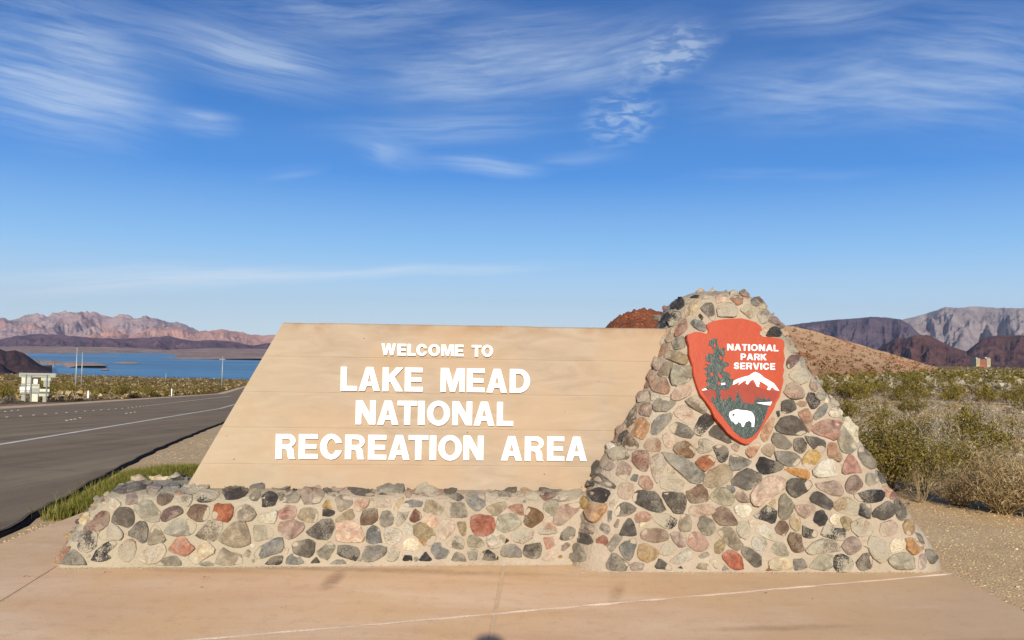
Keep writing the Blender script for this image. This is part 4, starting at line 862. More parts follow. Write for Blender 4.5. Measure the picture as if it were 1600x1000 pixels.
L:p 480,160 500,120 560,160 550,235 510,220|R 558,180 580,170 640,190 600,250 565,250|d 600,270 650,250 700,310 720,370 690,450 665,460 625,420 610,340|y 685,510 720,450 790,460 800,560 770,605 710,580|g 810,580 850,580 900,690 860,670|o 720,640 780,625 890,700 880,740 790,795 730,740|W 565,700 600,640 690,640 710,700 660,765 590,780|l 545,845 600,790 720,770 790,810 800,930 620,930|m 845,860 860,790 910,790 920,870 900,930 850,930|d 905,740 950,740 1025,825 965,890 920,820
M:m 275,20 290,-10 340,-10 355,50 330,80 300,70|k 245,150 270,90 320,95 385,180 340,235 290,240|m 155,190 180,165 250,170 245,215 190,225|n 165,290 260,235 300,330 290,440 265,470 230,400|s 310,320 370,230 440,190 450,240 420,300 340,350|l 335,120 370,70 430,80 430,140 390,170|w 432,110 455,125 450,190 425,180|N 465,110 500,110 565,210 540,225 490,180|W 465,290 500,240 590,235 605,290 570,320 500,330|W 590,350 640,325 680,350 750,570 710,580 640,440|r 300,450 340,390 440,350 585,365 560,480 530,555 480,530 340,480|d 235,515 330,520 430,560 435,630 400,670 320,640 260,560|n 455,640 465,580 530,570 580,690 570,755 460,710|y 205,740 270,650 330,650 395,700 340,780 270,835 220,790|W 310,850 400,750 480,735 580,790 580,870 490,900 350,910|r 600,870 610,790 660,690 720,730 795,860 700,865 620,880|l 550,560 590,400 690,560 740,600 700,670 600,670|d 750,650 780,610 850,640 960,760 890,830 800,790 750,700|d 920,850 960,860 1010,960 980,970
N:k 350,130 400,90 435,130 430,180 380,215 345,180|k 310,200 320,150 345,135 345,205|c 445,240 470,130 560,120 580,180 530,250 445,280|k 490,100 530,75 595,80 560,100|c 560,105 620,88 715,88 710,110 600,112|g 665,65 700,55 780,60 740,85|p 735,95 790,62 855,90 820,140 750,150|d 590,205 640,155 710,165 720,220 735,300 700,320 650,260|k 570,270 590,250 620,290 605,315|s 490,350 520,310 600,320 640,370 635,425 570,410|N 745,210 790,170 850,140 910,160 950,220 930,280 770,280|X 285,290 330,230 400,240 400,300 340,350 300,380|r 345,450 370,370 410,300 460,320 460,400 400,460 350,475|g 315,535 360,480 430,480 445,580 350,605|N 170,570 200,470 270,395 290,410 240,515 200,580|c 250,510 300,410 340,370 340,430 320,520 280,530|n 160,660 220,560 280,540 280,590 230,650 180,670|d 120,690 160,610 190,590 170,660 130,720|t 245,680 270,620 350,620 460,660 470,730 430,755 330,715|m 110,740 150,680 200,700 200,760 170,810|b 180,850 240,730 320,740 320,810 260,880 200,860|l 305,880 320,780 380,765 500,770 510,860 460,920 370,955 310,940|k 60,810 90,760 130,760 130,800 80,830|k 35,900 60,840 100,820 90,880 45,930|n 45,960 90,885 130,810 155,835 145,890 70,980|W 875,50 920,15 960,45 950,75 880,75|n 880,110 930,75 1000,85 1000,150 950,175|k 240,270 280,240 290,270 270,370 240,370
P:n 90,50 140,40 190,80 180,105 110,70|s 205,120 240,90 295,140 260,185 210,160|b 250,95 330,85 370,135 300,140|c 280,180 330,140 380,160 350,210 290,205|c 400,180 460,160 475,200 460,260 420,220|Y 100,215 180,160 245,210 230,285 190,290 140,250|x 265,260 310,220 355,240 360,330 310,350 280,310|m 370,330 410,280 470,300 520,380 510,400 450,360|k 350,470 390,400 440,375 505,420 490,475 400,475|p 325,390 380,370 385,410 350,435|r 475,275 510,290 535,330 500,325|t 530,340 560,360 590,390 560,385|m 545,490 580,445 640,450 680,530 600,545|c 565,595 600,555 675,565 665,635 595,640|k 680,560 780,600 730,685 680,650|q 555,710 580,670 650,665 670,710 620,760 580,790 555,770|l 688,660 720,680 735,755 700,785|W 742,690 780,680 830,780 800,790 750,740|Y 580,850 620,800 700,800 755,850 750,910 700,940 600,890|t 885,835 940,860 950,910 905,940
"""
SDATA = {}
for line_ in SRAW.strip().split("\n"):
    tl_, rest_ = line_.split(":", 1)
    SDATA[tl_] = [(it[0], [tuple(float(q) for q in c.split(",")) for c in it[2:].split()]) for it in rest_.split("|")]
srnd = random.Random(11)
VIEW_E = None
def place_px(poly_px, key):
    """an outline seen on the mortar surface is laid onto that surface point by point"""
    rnd = srnd
    cx = sum(p[0] for p in poly_px) / len(poly_px); cy = sum(p[1] for p in poly_px) / len(poly_px)
    best = None
    for q in [(cx, cy)] + poly_px + [((p[0] + cx) / 2, (p[1] + cy) / 2) for p in poly_px]:
        for wn in 'bp':
            hit = BV[wn].ray_cast(CAM, ray(*q))
            if hit[0] is not None and (best is None or (q == (cx, cy) and hit[3] < best[2])): best = (wn, hit, hit[3])
        if best is not None: break
    if best is None: return
    wn = best[0]; hp, hn = best[1][0], best[1][1]
    if hn.dot(ray(cx, cy)) > 0: hn = -hn
    dense = resample(chaikin(poly_px, 1), 16)
    pts = []
    for q in dense:
        j_ = 1.11 * rnd.uniform(.955, 1.045); q = (cx + (q[0] - cx) * j_, cy + (q[1] - cy) * j_)
        h = BV[wn].ray_cast(CAM, ray(*q))
        if h[0] is not None and (h[0] - hp).length < .22: pts.append(h[0])
        else:
            # past the silhouette: the stone wraps onto the side, keep it on a facing plane tangent to the surface
            nf = (hn * .4 - ray(cx, cy) * .6).normalized()
            p = on_plane(q[0], q[1], hp, nf); loc = BV[wn].find_nearest(p)
            dv_ = p - loc[0]; pts.append(loc[0] + (dv_.normalized() * min(dv_.length, .018) if dv_.length > 1e-6 else dv_))
    build_stone(pts, hn, key, wn, rnd)
for tile, lst in SDATA.items():
    ox, oy, sc = TILES[tile]
    for k, (key, poly) in enumerate(lst):
        place_px([(ox + x / sc, oy + y / sc) for x, y in poly], key)
print('traced stones', len(STONES))
# stones on the ends, top and back, which the photograph does not show
def fill(which, verts, faces, count, rmin, rmax, cond):
    rnd = random.Random(5 + ord(which)); V = [Vector(v) for v in verts]; cent = []
    tris = []; area = []
    for f in faces:
        for i in range(1, len(f) - 1):
            a, b, c = V[f[0]], V[f[i]], V[f[i + 1]]; tris.append((a, b, c)); area.append((b - a).cross(c - a).length)
    cum = np.cumsum(area); made = 0; keys = 'kddgglsppmmrobyctnnqxXNW'
    for _ in range(9000):
        if made >= count: break
        i = int(np.searchsorted(cum, rnd.random() * cum[-1])); a, b, c = tris[min(i, len(tris) - 1)]; s, t_ = rnd.random(), rnd.random()
        if s + t_ > 1: s, t_ = 1 - s, 1 - t_
        p = a + (b - a) * s + (c - a) * t_; nrm = (b - a).cross(c - a).normalized()
        q = p - O_; 
        if not cond(q.dot(E_), q.dot(NB), p.z, nrm, p): continue
        rad = rnd.uniform(rmin, rmax)
        if any((p - c_).length < (rad + s_) * 1.08 for c_, n_, s_, w_ in STONES): continue
        t1 = nrm.orthogonal().normalized(); t2 = nrm.cross(t1); a0 = rnd.uniform(0, 6.28); el_ = rnd.uniform(.68, .95); rot = rnd.uniform(0, 3.14)
        rs = [rnd.uniform(.82, 1.12) for _ in range(7)]; poly = []
        for k in range(7):
            th = a0 + k * 6.2832 / 7; x, y = math.cos(th) * rad * rs[k], math.sin(th) * rad * el_ * rs[k]
            poly.append((x * math.cos(rot) - y * math.sin(rot), x * math.sin(rot) + y * math.cos(rot)))
        poly = resample(chaikin(poly, 1), 12); pts = []
        for x, y in poly:
            w_ = p + t1 * x + t2 * y; lo = BV[which].find_nearest(w_); pts.append(lo[0])
        build_stone(pts, nrm, rnd.choice(keys), which, rnd, (2.3 if which == 'p' else 1.6) if abs(nrm.dot((p - CAM).normalized())) < .4 else 1.0); made += 1
    print('filled', which, made)
back = lambda p, nrm: nrm.dot((p - CAM).normalized()) > -.12
fill('b', bench_v, bench_f, 70, .035, .085, lambda u, v, z, n, p: z > .04 and u < .55 and not (-.03 < v < TH + .03 and u > lefts(max(z, .3)) - .05 and z > BZ - .05) and (back(p, n) or (v > .0)))
fill('p', pill_v, pill_f, 52, .035, .09, lambda u, v, z, n, p: z > .04 and back(p, n) and not (z < ztop and -.05 < v < TH + .05 and n.dot(E_) < 0) and not (z < .5 and v < .6 and v > -.3 and n.dot(E_) < 0))

inplate = lambda p: abs((p - W(1.65, 0, 1.33)).dot(E_)) < .48 and .85 < p.z < 1.85
fill('b', bench_v, bench_f, 40, .016, .034, lambda u, v, z, n, p: z > .035 and u < .45 and v < -.05)
fill('p', pill_v, pill_f, 27, .018, .038, lambda u, v, z, n, p: z > .035 and v < .3 and not inplate(p))
print('stone counts', sum(s[3] == 'b' for s in STONES), sum(s[3] == 'p' for s in STONES))
# ------------------------------------------------------------------ arrowhead plaque
EX = lambda x, y: (1060 + x / 4.35, 480 + y / 4.35)
hit = [BV['p'].ray_cast(CAM, ray(*EX(*q)))[0] for q in ((100, 200), (700, 220), (460, 900), (400, 500), (300, 700), (600, 700))]
en = (hit[1] - hit[0]).cross(hit[2] - hit[0]).normalized()
if en.y > 0: en = -en
ep = max(hit, key=lambda h: (h - hit[0]).dot(en)) ; print('emblem normal', en, [round((h - ep).dot(en), 3) for h in hit])
emb = empty('arrowhead_plaque', ep.copy(), 'red arrowhead plaque with tree, snowy mountain and white bison, set in the stone pillar', 'plaque')
PLATE_H = .034
def emb_layer(name, P, H, h0, h1, mat, **tags):
    """outline in crop pixels on the plaque plane; h0..h1 are heights over the pillar face"""
    def to3(x, y, fr):
        q = on_plane(*EX(x, y), ep + en * PLATE_H, en)
        return q + en * ((h1 if fr else h0) - PLATE_H)
    me = extrude_poly(name, [(x, -y) for x, y in P], [[(x, -y) for x, y in h] for h in H], lambda x, y, fr: to3(x, -y, fr), 0)
    return under(put(name, me, mat, **tags), emb)
def enamel(name, c, var=.1, scale=20.0, rough=.5, wear=None):
    m, t, b = newmat(name, rough, .35)
    co = t.node('ShaderNodeTexCoord').outputs['Object']; n = t.noise(co, scale, 5, .65); n2 = t.noise(co, scale * 5, 4, .7)
    cc = t.node('ShaderNodeVectorMath', {0: c, 1: t.maprange(n, .3, .7, 1 - var, 1 + var, False)}, operation='MULTIPLY').outputs[0]
    if wear: cc = t.mix(t.maprange(n, .58, .70, 0, .55), cc, wear + (1,))
    t.l.new(cc, b.inputs['Base Color']); bump(t, b, t.math('ADD', n, t.math('MULTIPLY', n2, .4)), .5, .006)
    return m
M_RED = enamel('orange_red_enamel', rgb(220, 80, 24, 2.0), .07, 9, .5); M_GREEN = enamel('dark_green_enamel', rgb(52, 68, 58), .25, 30, .3, rgb(120, 146, 128)); M_BROWN = enamel('rust_brown_enamel', rgb(166, 58, 32), .08, 12, .55)
OUT = [(62,185),(80,180),(110,167),(150,168),(185,180),(202,178),(207,160),(195,130),(193,115),(230,95),(300,82),(350,78),(430,75),(480,88),(530,105),(560,130),(572,155),(555,165),(553,182),(575,200),(640,205),(700,215),(717,230),(722,260),(715,300),(725,350),(712,400),(720,430),(708,470),(715,500),(700,560),(690,610),(665,650),(650,690),(620,740),(595,780),(560,840),(530,890),(490,925),(465,932),(430,920),(380,890),(335,855),(300,810),(250,750),(225,690),(190,640),(150,590),(130,540),(105,460),(100,400),(75,320),(75,260),(62,220)]
emb_layer('plate', OUT, [], -.03, PLATE_H, M_RED)
z1 = PLATE_H
emb_layer('brown_mountain', [(160,572),(200,558),(236,530),(300,532),(372,528),(400,515),(450,515),(480,495),(540,545),(600,560),(640,565),(684,572),(672,612),(652,645),(620,660),(520,662),(440,650),(215,650),(190,620)], [], z1 - .002, z1 + .0015, M_BROWN)
emb_layer('snow_cap', [(368,530),(375,500),(400,488),(440,475),(480,465),(500,450),(520,440),(545,450),(560,460),(580,478),(610,495),(650,520),(685,570),(655,562),(640,545),(628,550),(620,565),(600,560),(612,540),(590,525),(570,512),(545,500),(552,520),(545,528),(548,543),(530,538),(520,510),(505,492),(490,500),(470,527),(455,518),(465,495),(440,505),(420,520),(405,530),(420,500),(400,515)], [], z1 - .002, z1 + .0045, M_WHITE)
emb_layer('snow_slope', [(157,562),(190,545),(215,532),(236,522),(238,540),(205,560),(165,567)], [], z1 - .002, z1 + .0045, M_WHITE)
emb_layer('green_meadow', [(222,628),(238,598),(248,628),(262,640),(296,642),(312,618),(326,634),(348,595),(368,635),(382,640),(400,572),(436,645),(460,652),(510,657),(520,630),(528,600),(540,630),(553,605),(565,630),(588,610),(600,636),(615,612),(625,644),(636,652),(630,668),(608,680),(600,720),(575,780),(545,835),(505,880),(462,897),(420,882),(370,838),(335,790),(298,740),(262,700),(238,660)], [], z1 - .002, z1 + .003, M_GREEN)
emb_layer('lake_strip', [(527,650),(636,643),(622,668),(585,664)], [], z1 + .001, z1 + .0055, M_WHITE)
TREE = [(205,260),(213,225),(238,212),(262,220),(266,255),(278,285),(290,290),(300,275),(315,278),(314,330),(300,350),(308,372),(345,382),(342,398),(312,410),(300,430),(335,445),(352,462),(345,485),(375,490),(366,520),(345,552),(318,567),(300,557),(283,562),(284,600),(296,650),(252,650),(258,600),(256,572),(222,555),(196,562),(180,548),(205,528),(183,500),(202,484),(178,450),(196,436),(168,415),(210,405),(182,388),(232,384),(188,366),(184,332),(208,314),(236,322),(240,296),(222,262)]
emb_layer('tree', TREE, [[(238,262),(250,240),(256,262),(246,285)], [(284,322),(300,345),(286,362),(278,345)], [(272,440),(300,470),(284,486),(270,470)], [(215,440),(238,446),(232,470),(214,462)], [(268,500),(288,512),(276,535),(266,524)], [(220,340),(236,352),(224,362)]], z1 - .002, z1 + .006, M_GREEN)
emb_layer('snow_patch', [(287,517),(315,514),(317,527),(289,531)], [], z1 + .002, z1 + .0085, M_WHITE)
bis = emb_layer('bison', [(342,735),(348,712),(372,702),(392,694),(430,700),(470,704),(495,712),(512,735),(517,765),(512,814),(495,815),(497,785),(480,772),(455,782),(447,800),(441,814),(430,812),(426,792),(405,779),(398,792),(386,797),(372,780),(358,772),(350,755)], [], z1 + .001, z1 + .0065, M_WHITE)
M_EYE = plain('dark_enamel', (.02, .02, .02), .5)
e_ = emb_layer('bison_eye', [(364,728),(378,724),(381,734),(372,741),(364,738)], [], z1 + .005, z1 + .0072, M_EYE)
def emb_text(word, x0, x1, y0a, y0b, hgt):
    WD = dict(N=.86, A=.92, T=.72, I=.25, O=.95, L=.66, P=.76, R=.82, K=.86, S=.76, E=.68, V=.88, C=.84)
    gap = .13; tot = sum(WD[c] for c in word) + gap * (len(word) - 1); sc = (x1 - x0) / tot; x = x0
    for c in word:
        P, H = glyph(c, WD[c], .22, .175)
        f_ = (x - x0) / (x1 - x0); yb = y0a + (y0b - y0a) * f_
        emb_layer('letter', [(x + px_ * sc, yb - py_ * hgt) for px_, py_ in P], [[(x + px_ * sc, yb - py_ * hgt) for px_, py_ in h] for h in H], z1 - .001, z1 + .005, M_WHITE, label='small raised white capital letter ' + c)
        x += (WD[c] + gap) * sc
emb_text('NATIONAL', 330, 678, 294, 301, 44); emb_text('PARK', 422, 598, 359, 362, 43); emb_text('SERVICE', 375, 656, 421, 426, 44)

# ------------------------------------------------------------------ road furniture on the left
M_STEEL = plain('galvanised_steel', rgb(186, 194, 190, 1.6), .55, .5, .3, .06, 1.0)
M_SIGNBACK = plain('aluminium_sign_back', rgb(204, 202, 184, 1.4), .5, .4, 0, .08, 2.0)
M_SIGNLITE = plain('bright_sign_back', rgb(250, 250, 244, 1.2), .5, .4, 0, .04, 2.0)
M_POSTW = plain('white_plastic_post', (.75, .74, .70), .5, .3)
M_POSTG = plain('dull_grey_post', rgb(150, 150, 142), .6, .3)
gsb = on_ground(57, 628); gd = gsb.y; sc_ = gd / F
root = empty('road_sign_assembly', gsb, 'cluster of pale road sign panels seen from the back on posts beside the road', 'road sign')
def spx(x, y): return ((x / 8.0 - 57) * sc_ + gsb.x, gsb.z + (628 - (540 + y / 8.0)) * sc_)
def panel(x0, y0, x1, y1, mat=M_SIGNBACK, off=0.0):
    a, b = spx(x0, y1), spx(x1, y0); m = MB(); m.box(a[0], b[0], gd - .02 + off, gd + off, a[1], b[1]); under(put('sign_panel', m.mesh('sign_panel'), mat), root)
M_SB = [M_SIGNBACK, plain('grey_sign_back', rgb(176, 178, 164, 1.5), .5, .4), plain('pale_sign_back', rgb(224, 222, 200, 1.35), .5, .4)]
for k, q in enumerate([(228, 345, 685, 398), (262, 400, 322, 478), (326, 400, 385, 478), (256, 482, 318, 518), (322, 482, 376, 518), (370 + 15, 482, 488, 538), (388, 541, 484, 600), (396, 604, 472, 700), (505, 401, 625, 438), (536, 441, 614, 515), (490, 541, 615, 576), (482, 600, 602, 632), (532, 636, 588, 712), (246, 562, 306, 600), (310, 562, 368, 600), (266, 614, 328, 690)]):
    panel(*q, mat=M_SB[(k * 7 + 1) % 3], off=-.004 * (k % 3))
for q in [(243, 520, 306, 558), (310, 520, 368, 558), (412, 418, 462, 478)]: panel(*q, mat=M_SIGNLITE)
for (xa, ya, xb, yb) in ((322, 362, 290, 722), (388, 376, 366, 690), (583, 366, 546, 722)):
    a, b = spx(xa, ya), spx((xa + xb) / 2 + (xb - xa) * .1, yb); xm = (a[0] + b[0]) / 2
    m = MB(); m.box(a[0] - .04, a[0] + .04, gd - .11, gd - .03, b[1] - .25, a[1]); under(put('post', m.mesh('post'), M_POSTG), root)
for ya in (372, 500, 590):
    a, b = spx(255, ya), spx(612 if ya != 500 else 480, ya); m = MB(); m.box(a[0], b[0], gd - .031, gd - .021, a[1] - .03, a[1] + .03); under(put('rail', m.mesh('rail'), M_POSTG), root)

def pole(px, py, top, wpx, label, arm=False, cat='utility pole'):
    p = on_ground(px, py); k = p.y / F; h = (py - top) * k; r_ = wpx / 2 * k
    o = empty('utility_pole', p, label, cat, 'steel utility poles beyond the road')
    m = MB(); m.tube([(p.x, p.y, p.z - .3), (p.x + h * .006, p.y, p.z + h)], [r_, r_ * .55], 10); under(put('shaft', m.mesh('shaft', True), M_STEEL), o)
    m = MB()
    if arm: m.box(p.x - 1.1, p.x + .9, p.y - .06, p.y + .06, p.z + h * .90, p.z + h * .915)
    else: m.tube([(p.x + h * .006, p.y, p.z + h), (p.x + h * .006, p.y, p.z + h * 1.012)], r_ * .62, 8)
    under(put('crossarm' if arm else 'cap', m.mesh('fitting'), M_STEEL), o)
pole(118, 613, 545, 3.0, 'tallest pale steel utility pole, leftmost and nearest of the pair beyond the road')
pole(127, 606, 551, 2.4, 'second steel utility pole of the pair, just right of the tallest one')
pole(346.5, 607, 557, 2.3, 'steel utility pole with short crossarm close to the sloping end of the concrete wall', True)
pole(259, 596, 583, 1.3, 'tiny far steel pole standing against the lake between the others')
pole(82.5, 585, 566, 1.4, 'thin far steel pole just above the right corner of the road sign cluster')
for px, py, tp, lb in ((137.5, 627, 610.5, 'white roadside delineator post nearest to the road sign cluster'), (268, 619.5, 607, 'white roadside delineator post further along the bend, towards the concrete wall')):
    p = on_ground(px, py); k = p.y / F; h = (py - tp) * k
    o = empty('delineator_post', p, lb, 'marker post', 'white delineator posts on the far verge')
    m = MB(); m.box(p.x - .07, p.x + .07, p.y - .02, p.y + .02, p.z - .1, p.z + h * .93); m.box(p.x - .05, p.x + .05, p.y - .018, p.y + .018, p.z + h * .93, p.z + h); under(put('blade', m.mesh('blade'), M_POSTW), o)
    m = MB(); m.box(p.x - .045, p.x + .045, p.y - .028, p.y - .021, p.z + h * .72, p.z + h * .88); under(put('reflector', m.mesh('reflector'), M_SIGNLITE), o)

# ------------------------------------------------------------------ hotel on the right
M_CREAM = plain('cream_stucco', rgb(214, 196, 152, 1.7), .8); M_TERRA = plain('terracotta_stucco', rgb(196, 112, 84, 1.7), .8); M_WIN = plain('dark_window', (.05, .05, .07), .2, .5); M_PALE = plain('pale_roof', rgb(216, 214, 214, 1.6), .7)
HD = 2900.0; kh = HD / F
hx = lambda x: (1480 + x / 13.33 - 800) * kh
hb = 1.6 + (hz(1537) - 572.5) * kh; hy = lambda y: 1.6 + (hz(1537) - (540 + y / 13.33)) * kh
hotel = empty('hotel_building', (hx(760), HD, hb), 'small distant hotel block with cream corner towers and red middle wing below the hills', 'building')
def part(name, boxes, mat, parent=hotel):
    m = MB()
    for b_ in boxes: m.box(*b_)
    o = put(name, m.mesh(name), mat); return under(o, parent)
part('wall', [(hx(682), hx(826), HD + 4, HD + 34, hb - 3, hy(287))], M_TERRA)
part('wall', [(hx(608), hx(682), HD, HD + 40, hb - 3, hy(278))], M_CREAM)
part('wall', [(hx(826), hx(906), HD, HD + 40, hb - 3, hy(274))], M_CREAM)
part('roof', [(hx(600), hx(690), HD - 1, HD + 41, hy(278), hy(268)), ], M_CREAM); part('roof', [(hx(820), hx(912), HD - 1, HD + 41, hy(274), hy(266))], M_CREAM)
part('cupola', [(hx(630), hx(660), HD + 8, HD + 22, hy(268), hy(252))], M_PALE); part('cupola', [(hx(818), hx(864), HD + 8, HD + 26, hy(266), hy(242))], M_PALE)
part('cupola', [(hx(880), hx(894), HD + 4, HD + 12, hy(266), hy(236))], M_CREAM)
for xa in range(700, 820, 20):
    for r_ in range(6): part('window', [(hx(xa), hx(xa + 7), HD + 3.6, HD + 4.2, hy(398 - r_ * 17), hy(388 - r_ * 17))], M_WIN)
for xa in (622, 640, 660, 840, 862, 884):
    for r_ in range(6): part('window', [(hx(xa), hx(xa + 6), HD - .4, HD + .2, hy(398 - r_ * 19), hy(387 - r_ * 19))], M_WIN)

# ------------------------------------------------------------------ shrubs
def leaf_mat(name, c1, c2, c3, sz=3.0):
    m, t, b = newmat(name, .75, .2)
    oi = t.node('ShaderNodeObjectInfo').outputs['Random']; geo = t.node('ShaderNodeNewGeometry').outputs
    n = t.noise(geo['Position'], sz, 3, .6); rn = geo['Random Per Island']
    f = t.math('ADD', t.math('MULTIPLY', n, .5), t.math('MULTIPLY', rn, .5))
    c = t.ramp(f, [(.25, rgb(*c1)), (.5, rgb(*c2)), (.75, rgb(*c3))])
    hsv = t.node('ShaderNodeHueSaturation', {'Saturation': 1.0, 'Value': t.math('ADD', .82, t.math('MULTIPLY', oi, .36)), 'Fac': 1.0, 'Color': c}).outputs[0]
    t.l.new(hsv, b.inputs['Base Color'])
    tr = t.node('ShaderNodeBsdfTranslucent', {'Color': hsv}); mx = t.node('ShaderNodeMixShader', {0: .22, 1: b.outputs[0], 2: tr.outputs[0]})
    t.l.new(mx.outputs[0], m.node_tree.nodes['Material Output'].inputs[0]); return m
M_CREO = leaf_mat('creosote_leaves', (98, 88, 28), (144, 126, 44), (188, 166, 82))
M_STEM = leaf_mat('woody_stems', (92, 74, 60), (140, 118, 98), (186, 166, 146))
M_OLIVE = leaf_mat('olive_brown_scrub', (84, 72, 32), (116, 98, 46), (158, 134, 74))
M_GREYB = leaf_mat('grey_bursage', (158, 142, 112), (204, 186, 152), (234, 218, 186))
M_STRAW = leaf_mat('straw_dry_brush', (150, 124, 80), (196, 168, 118), (232, 208, 160))
M_GRASS = leaf_mat('green_grass_blades', (94, 98, 32), (134, 132, 48), (190, 176, 96), 6.0)

def shrub_mesh(seed, kind, stems, leaves, leaf, wide=1.0, tall=1.0, srad=.006, joined=None):
    """bent branching stems with leaf clumps spread through the crown; unit size about 1 m wide"""
    rnd = random.Random(seed); S = MB(); lv = []; lf = []
    tips = []
    for i in range(stems):
        a = rnd.uniform(0, 6.283); sp = rnd.uniform(.1, .55) * wide; h = rnd.uniform(.55, 1.0) * tall * (1.1 - .45 * sp / .55)
        p = Vector((rnd.uniform(-.06, .06), rnd.uniform(-.06, .06), -.03)); pts = [p.copy()]; n = 5
        for k in range(1, n + 1):
            f_ = k / n; q = Vector((math.cos(a) * sp * f_ ** .8 + rnd.uniform(-.035, .035), math.sin(a) * sp * f_ ** .8 + rnd.uniform(-.035, .035), h * f_ + rnd.uniform(-.02, .02))); pts.append(q)
        S.tube(pts, [srad * (1.5 - 1.2 * k / n) for k in range(n + 1)], 3, False); tips += [(pts[-1], 1.0), (pts[-2], .9), (pts[-3], .7)]
        for _ in range(3):
            k = rnd.randint(2, n); o = pts[k]; d = Vector((rnd.uniform(-1, 1), rnd.uniform(-1, 1), rnd.uniform(.1, 1.1))).normalized() * rnd.uniform(.12, .26)
            e = o + d; mid = o + d * .5 + Vector((rnd.uniform(-.02, .02), rnd.uniform(-.02, .02), .01)); S.tube([o, mid, e], [srad * .7, srad * .5, srad * .25], 3, False); tips += [(e, 1.0), (mid, .7)]
    for _ in range(leaves):
        t_, w_ = tips[rnd.randrange(len(tips))]; g = rnd.gauss
        p = t_ + Vector((g(0, .055), g(0, .055), g(0, .05))); 
        if p.z < .02: continue
        d1 = Vector((g(0, 1), g(0, 1), g(0.35, 1))).normalized(); d2 = d1.cross(Vector((g(0, 1), g(0, 1), g(0, 1)))).normalized()
        l_ = leaf * rnd.uniform(.6, 1.3); wd = l_ * (.42 if kind != 'straw' else .10)
        b = len(lv); lv += [tuple(p - d1 * l_ * .5), tuple(p + d2 * wd * .5), tuple(p + d1 * l_ * .5), tuple(p - d2 * wd * .5)]; lf.append((b, b + 1, b + 2, b + 3))
    return S, lv, lf
LEAFM = dict(creo=M_CREO, grey=M_GREYB, straw=M_STRAW)
CATK = dict(creo=('creosote_bush', 'bush'), grey=('bursage_bush', 'bush'), straw=('dry_bush', 'bush'))
def shrub_obj(kind, S, lv, lf, loc, size, rot, label, group=None, stem_mat=M_STEM, hs=1.0, seed=0):
    nm, cat = CATK[kind]
    o = empty(nm, loc, label, cat, group); 
    a = put('branches', S if isinstance(S, bpy.types.Mesh) else S.mesh('branches'), None); b = put('foliage', lv if isinstance(lv, bpy.types.Mesh) else mesh('foliage', lv, lf), None)
    if not a.data.materials: a.data.materials.append(stem_mat)
    if not b.data.materials: b.data.materials.append(LEAFM[kind])
    for c in (a, b): c.parent = o
    o.scale = (size, size, size * hs); o.rotation_euler = (0, 0, rot); return o
# the near bushes beside the pillar, each of its own shape
near = [
 ('creo', 1385, 772, 1.02, .90, 44, 9000, .034, 'dense dark green creosote bush right behind the foot of the pillar', 1),
 ('creo', 1440, 768, .70, .80, 26, 3800, .032, 'green creosote bush leaning right with bare tangled stems below, right of the dense one', 2),
 ('creo', 1500, 752, .90, .62, 30, 4800, .032, 'wide olive green creosote bush behind the dry straw coloured brush', 3),
 ('creo', 1552, 748, .62, .62, 20, 2600, .030, 'small yellowish green creosote bush above the straw brush near the right edge', 4),
 ('straw', 1440, 786, .46, 1.2, 26, 260, .09, 'small fan of bare straw coloured twigs at the edge of the gravel', 5),
 ('straw', 1500, 790, .62, .50, 90, 7000, .055, 'low greyish tan dry brush in front of the green bushes', 6),
 ('straw', 1568, 803, .92, .64, 120, 13000, .06, 'big mound of blond dry brush at the right edge of the photo', 7),
 ('straw', 1640, 812, .95, .62, 100, 9000, .06, 'blond dry brush cut by the right edge of the photo', 8),
 ('grey', 1470, 722, .9, .9, 34, 700, .03, 'leafless silvery grey bush with twisted branches behind the green bushes', 9),
 ('creo', 1345, 728, .55, .8, 18, 1700, .032, 'small green bush half hidden behind the sloping pillar edge', 10),
 ('creo', 1425, 712, .85, .95, 26, 3600, .034, 'tall open creosote bush behind the dense one', 11),
 ('grey', 1560, 690, .6, .5, 34, 1500, .03, 'pale grey rounded bush on the open ground at the right', 12),
 ('creo', 1530, 690, .6, .6, 20, 1900, .03, 'low green bush beside the pale grey rounded one', 13),
]
for kind, px, py, size, hh, st, lvn, lsz, lb, sd0 in near:
    p = on_ground(px, py); S, lv, lf = shrub_mesh(sd0 * 31, kind, st, lvn, lsz, 1.15 if kind != 'straw' else 1.0, hh, .0075 if kind != 'straw' else .004)
    o = shrub_obj(kind, S, lv, lf, p, size, sd0 * 1.3, lb, 'desert bushes right of the pillar', M_STRAW if kind == 'straw' else (M_GREYB if kind == 'grey' else M_STEM))
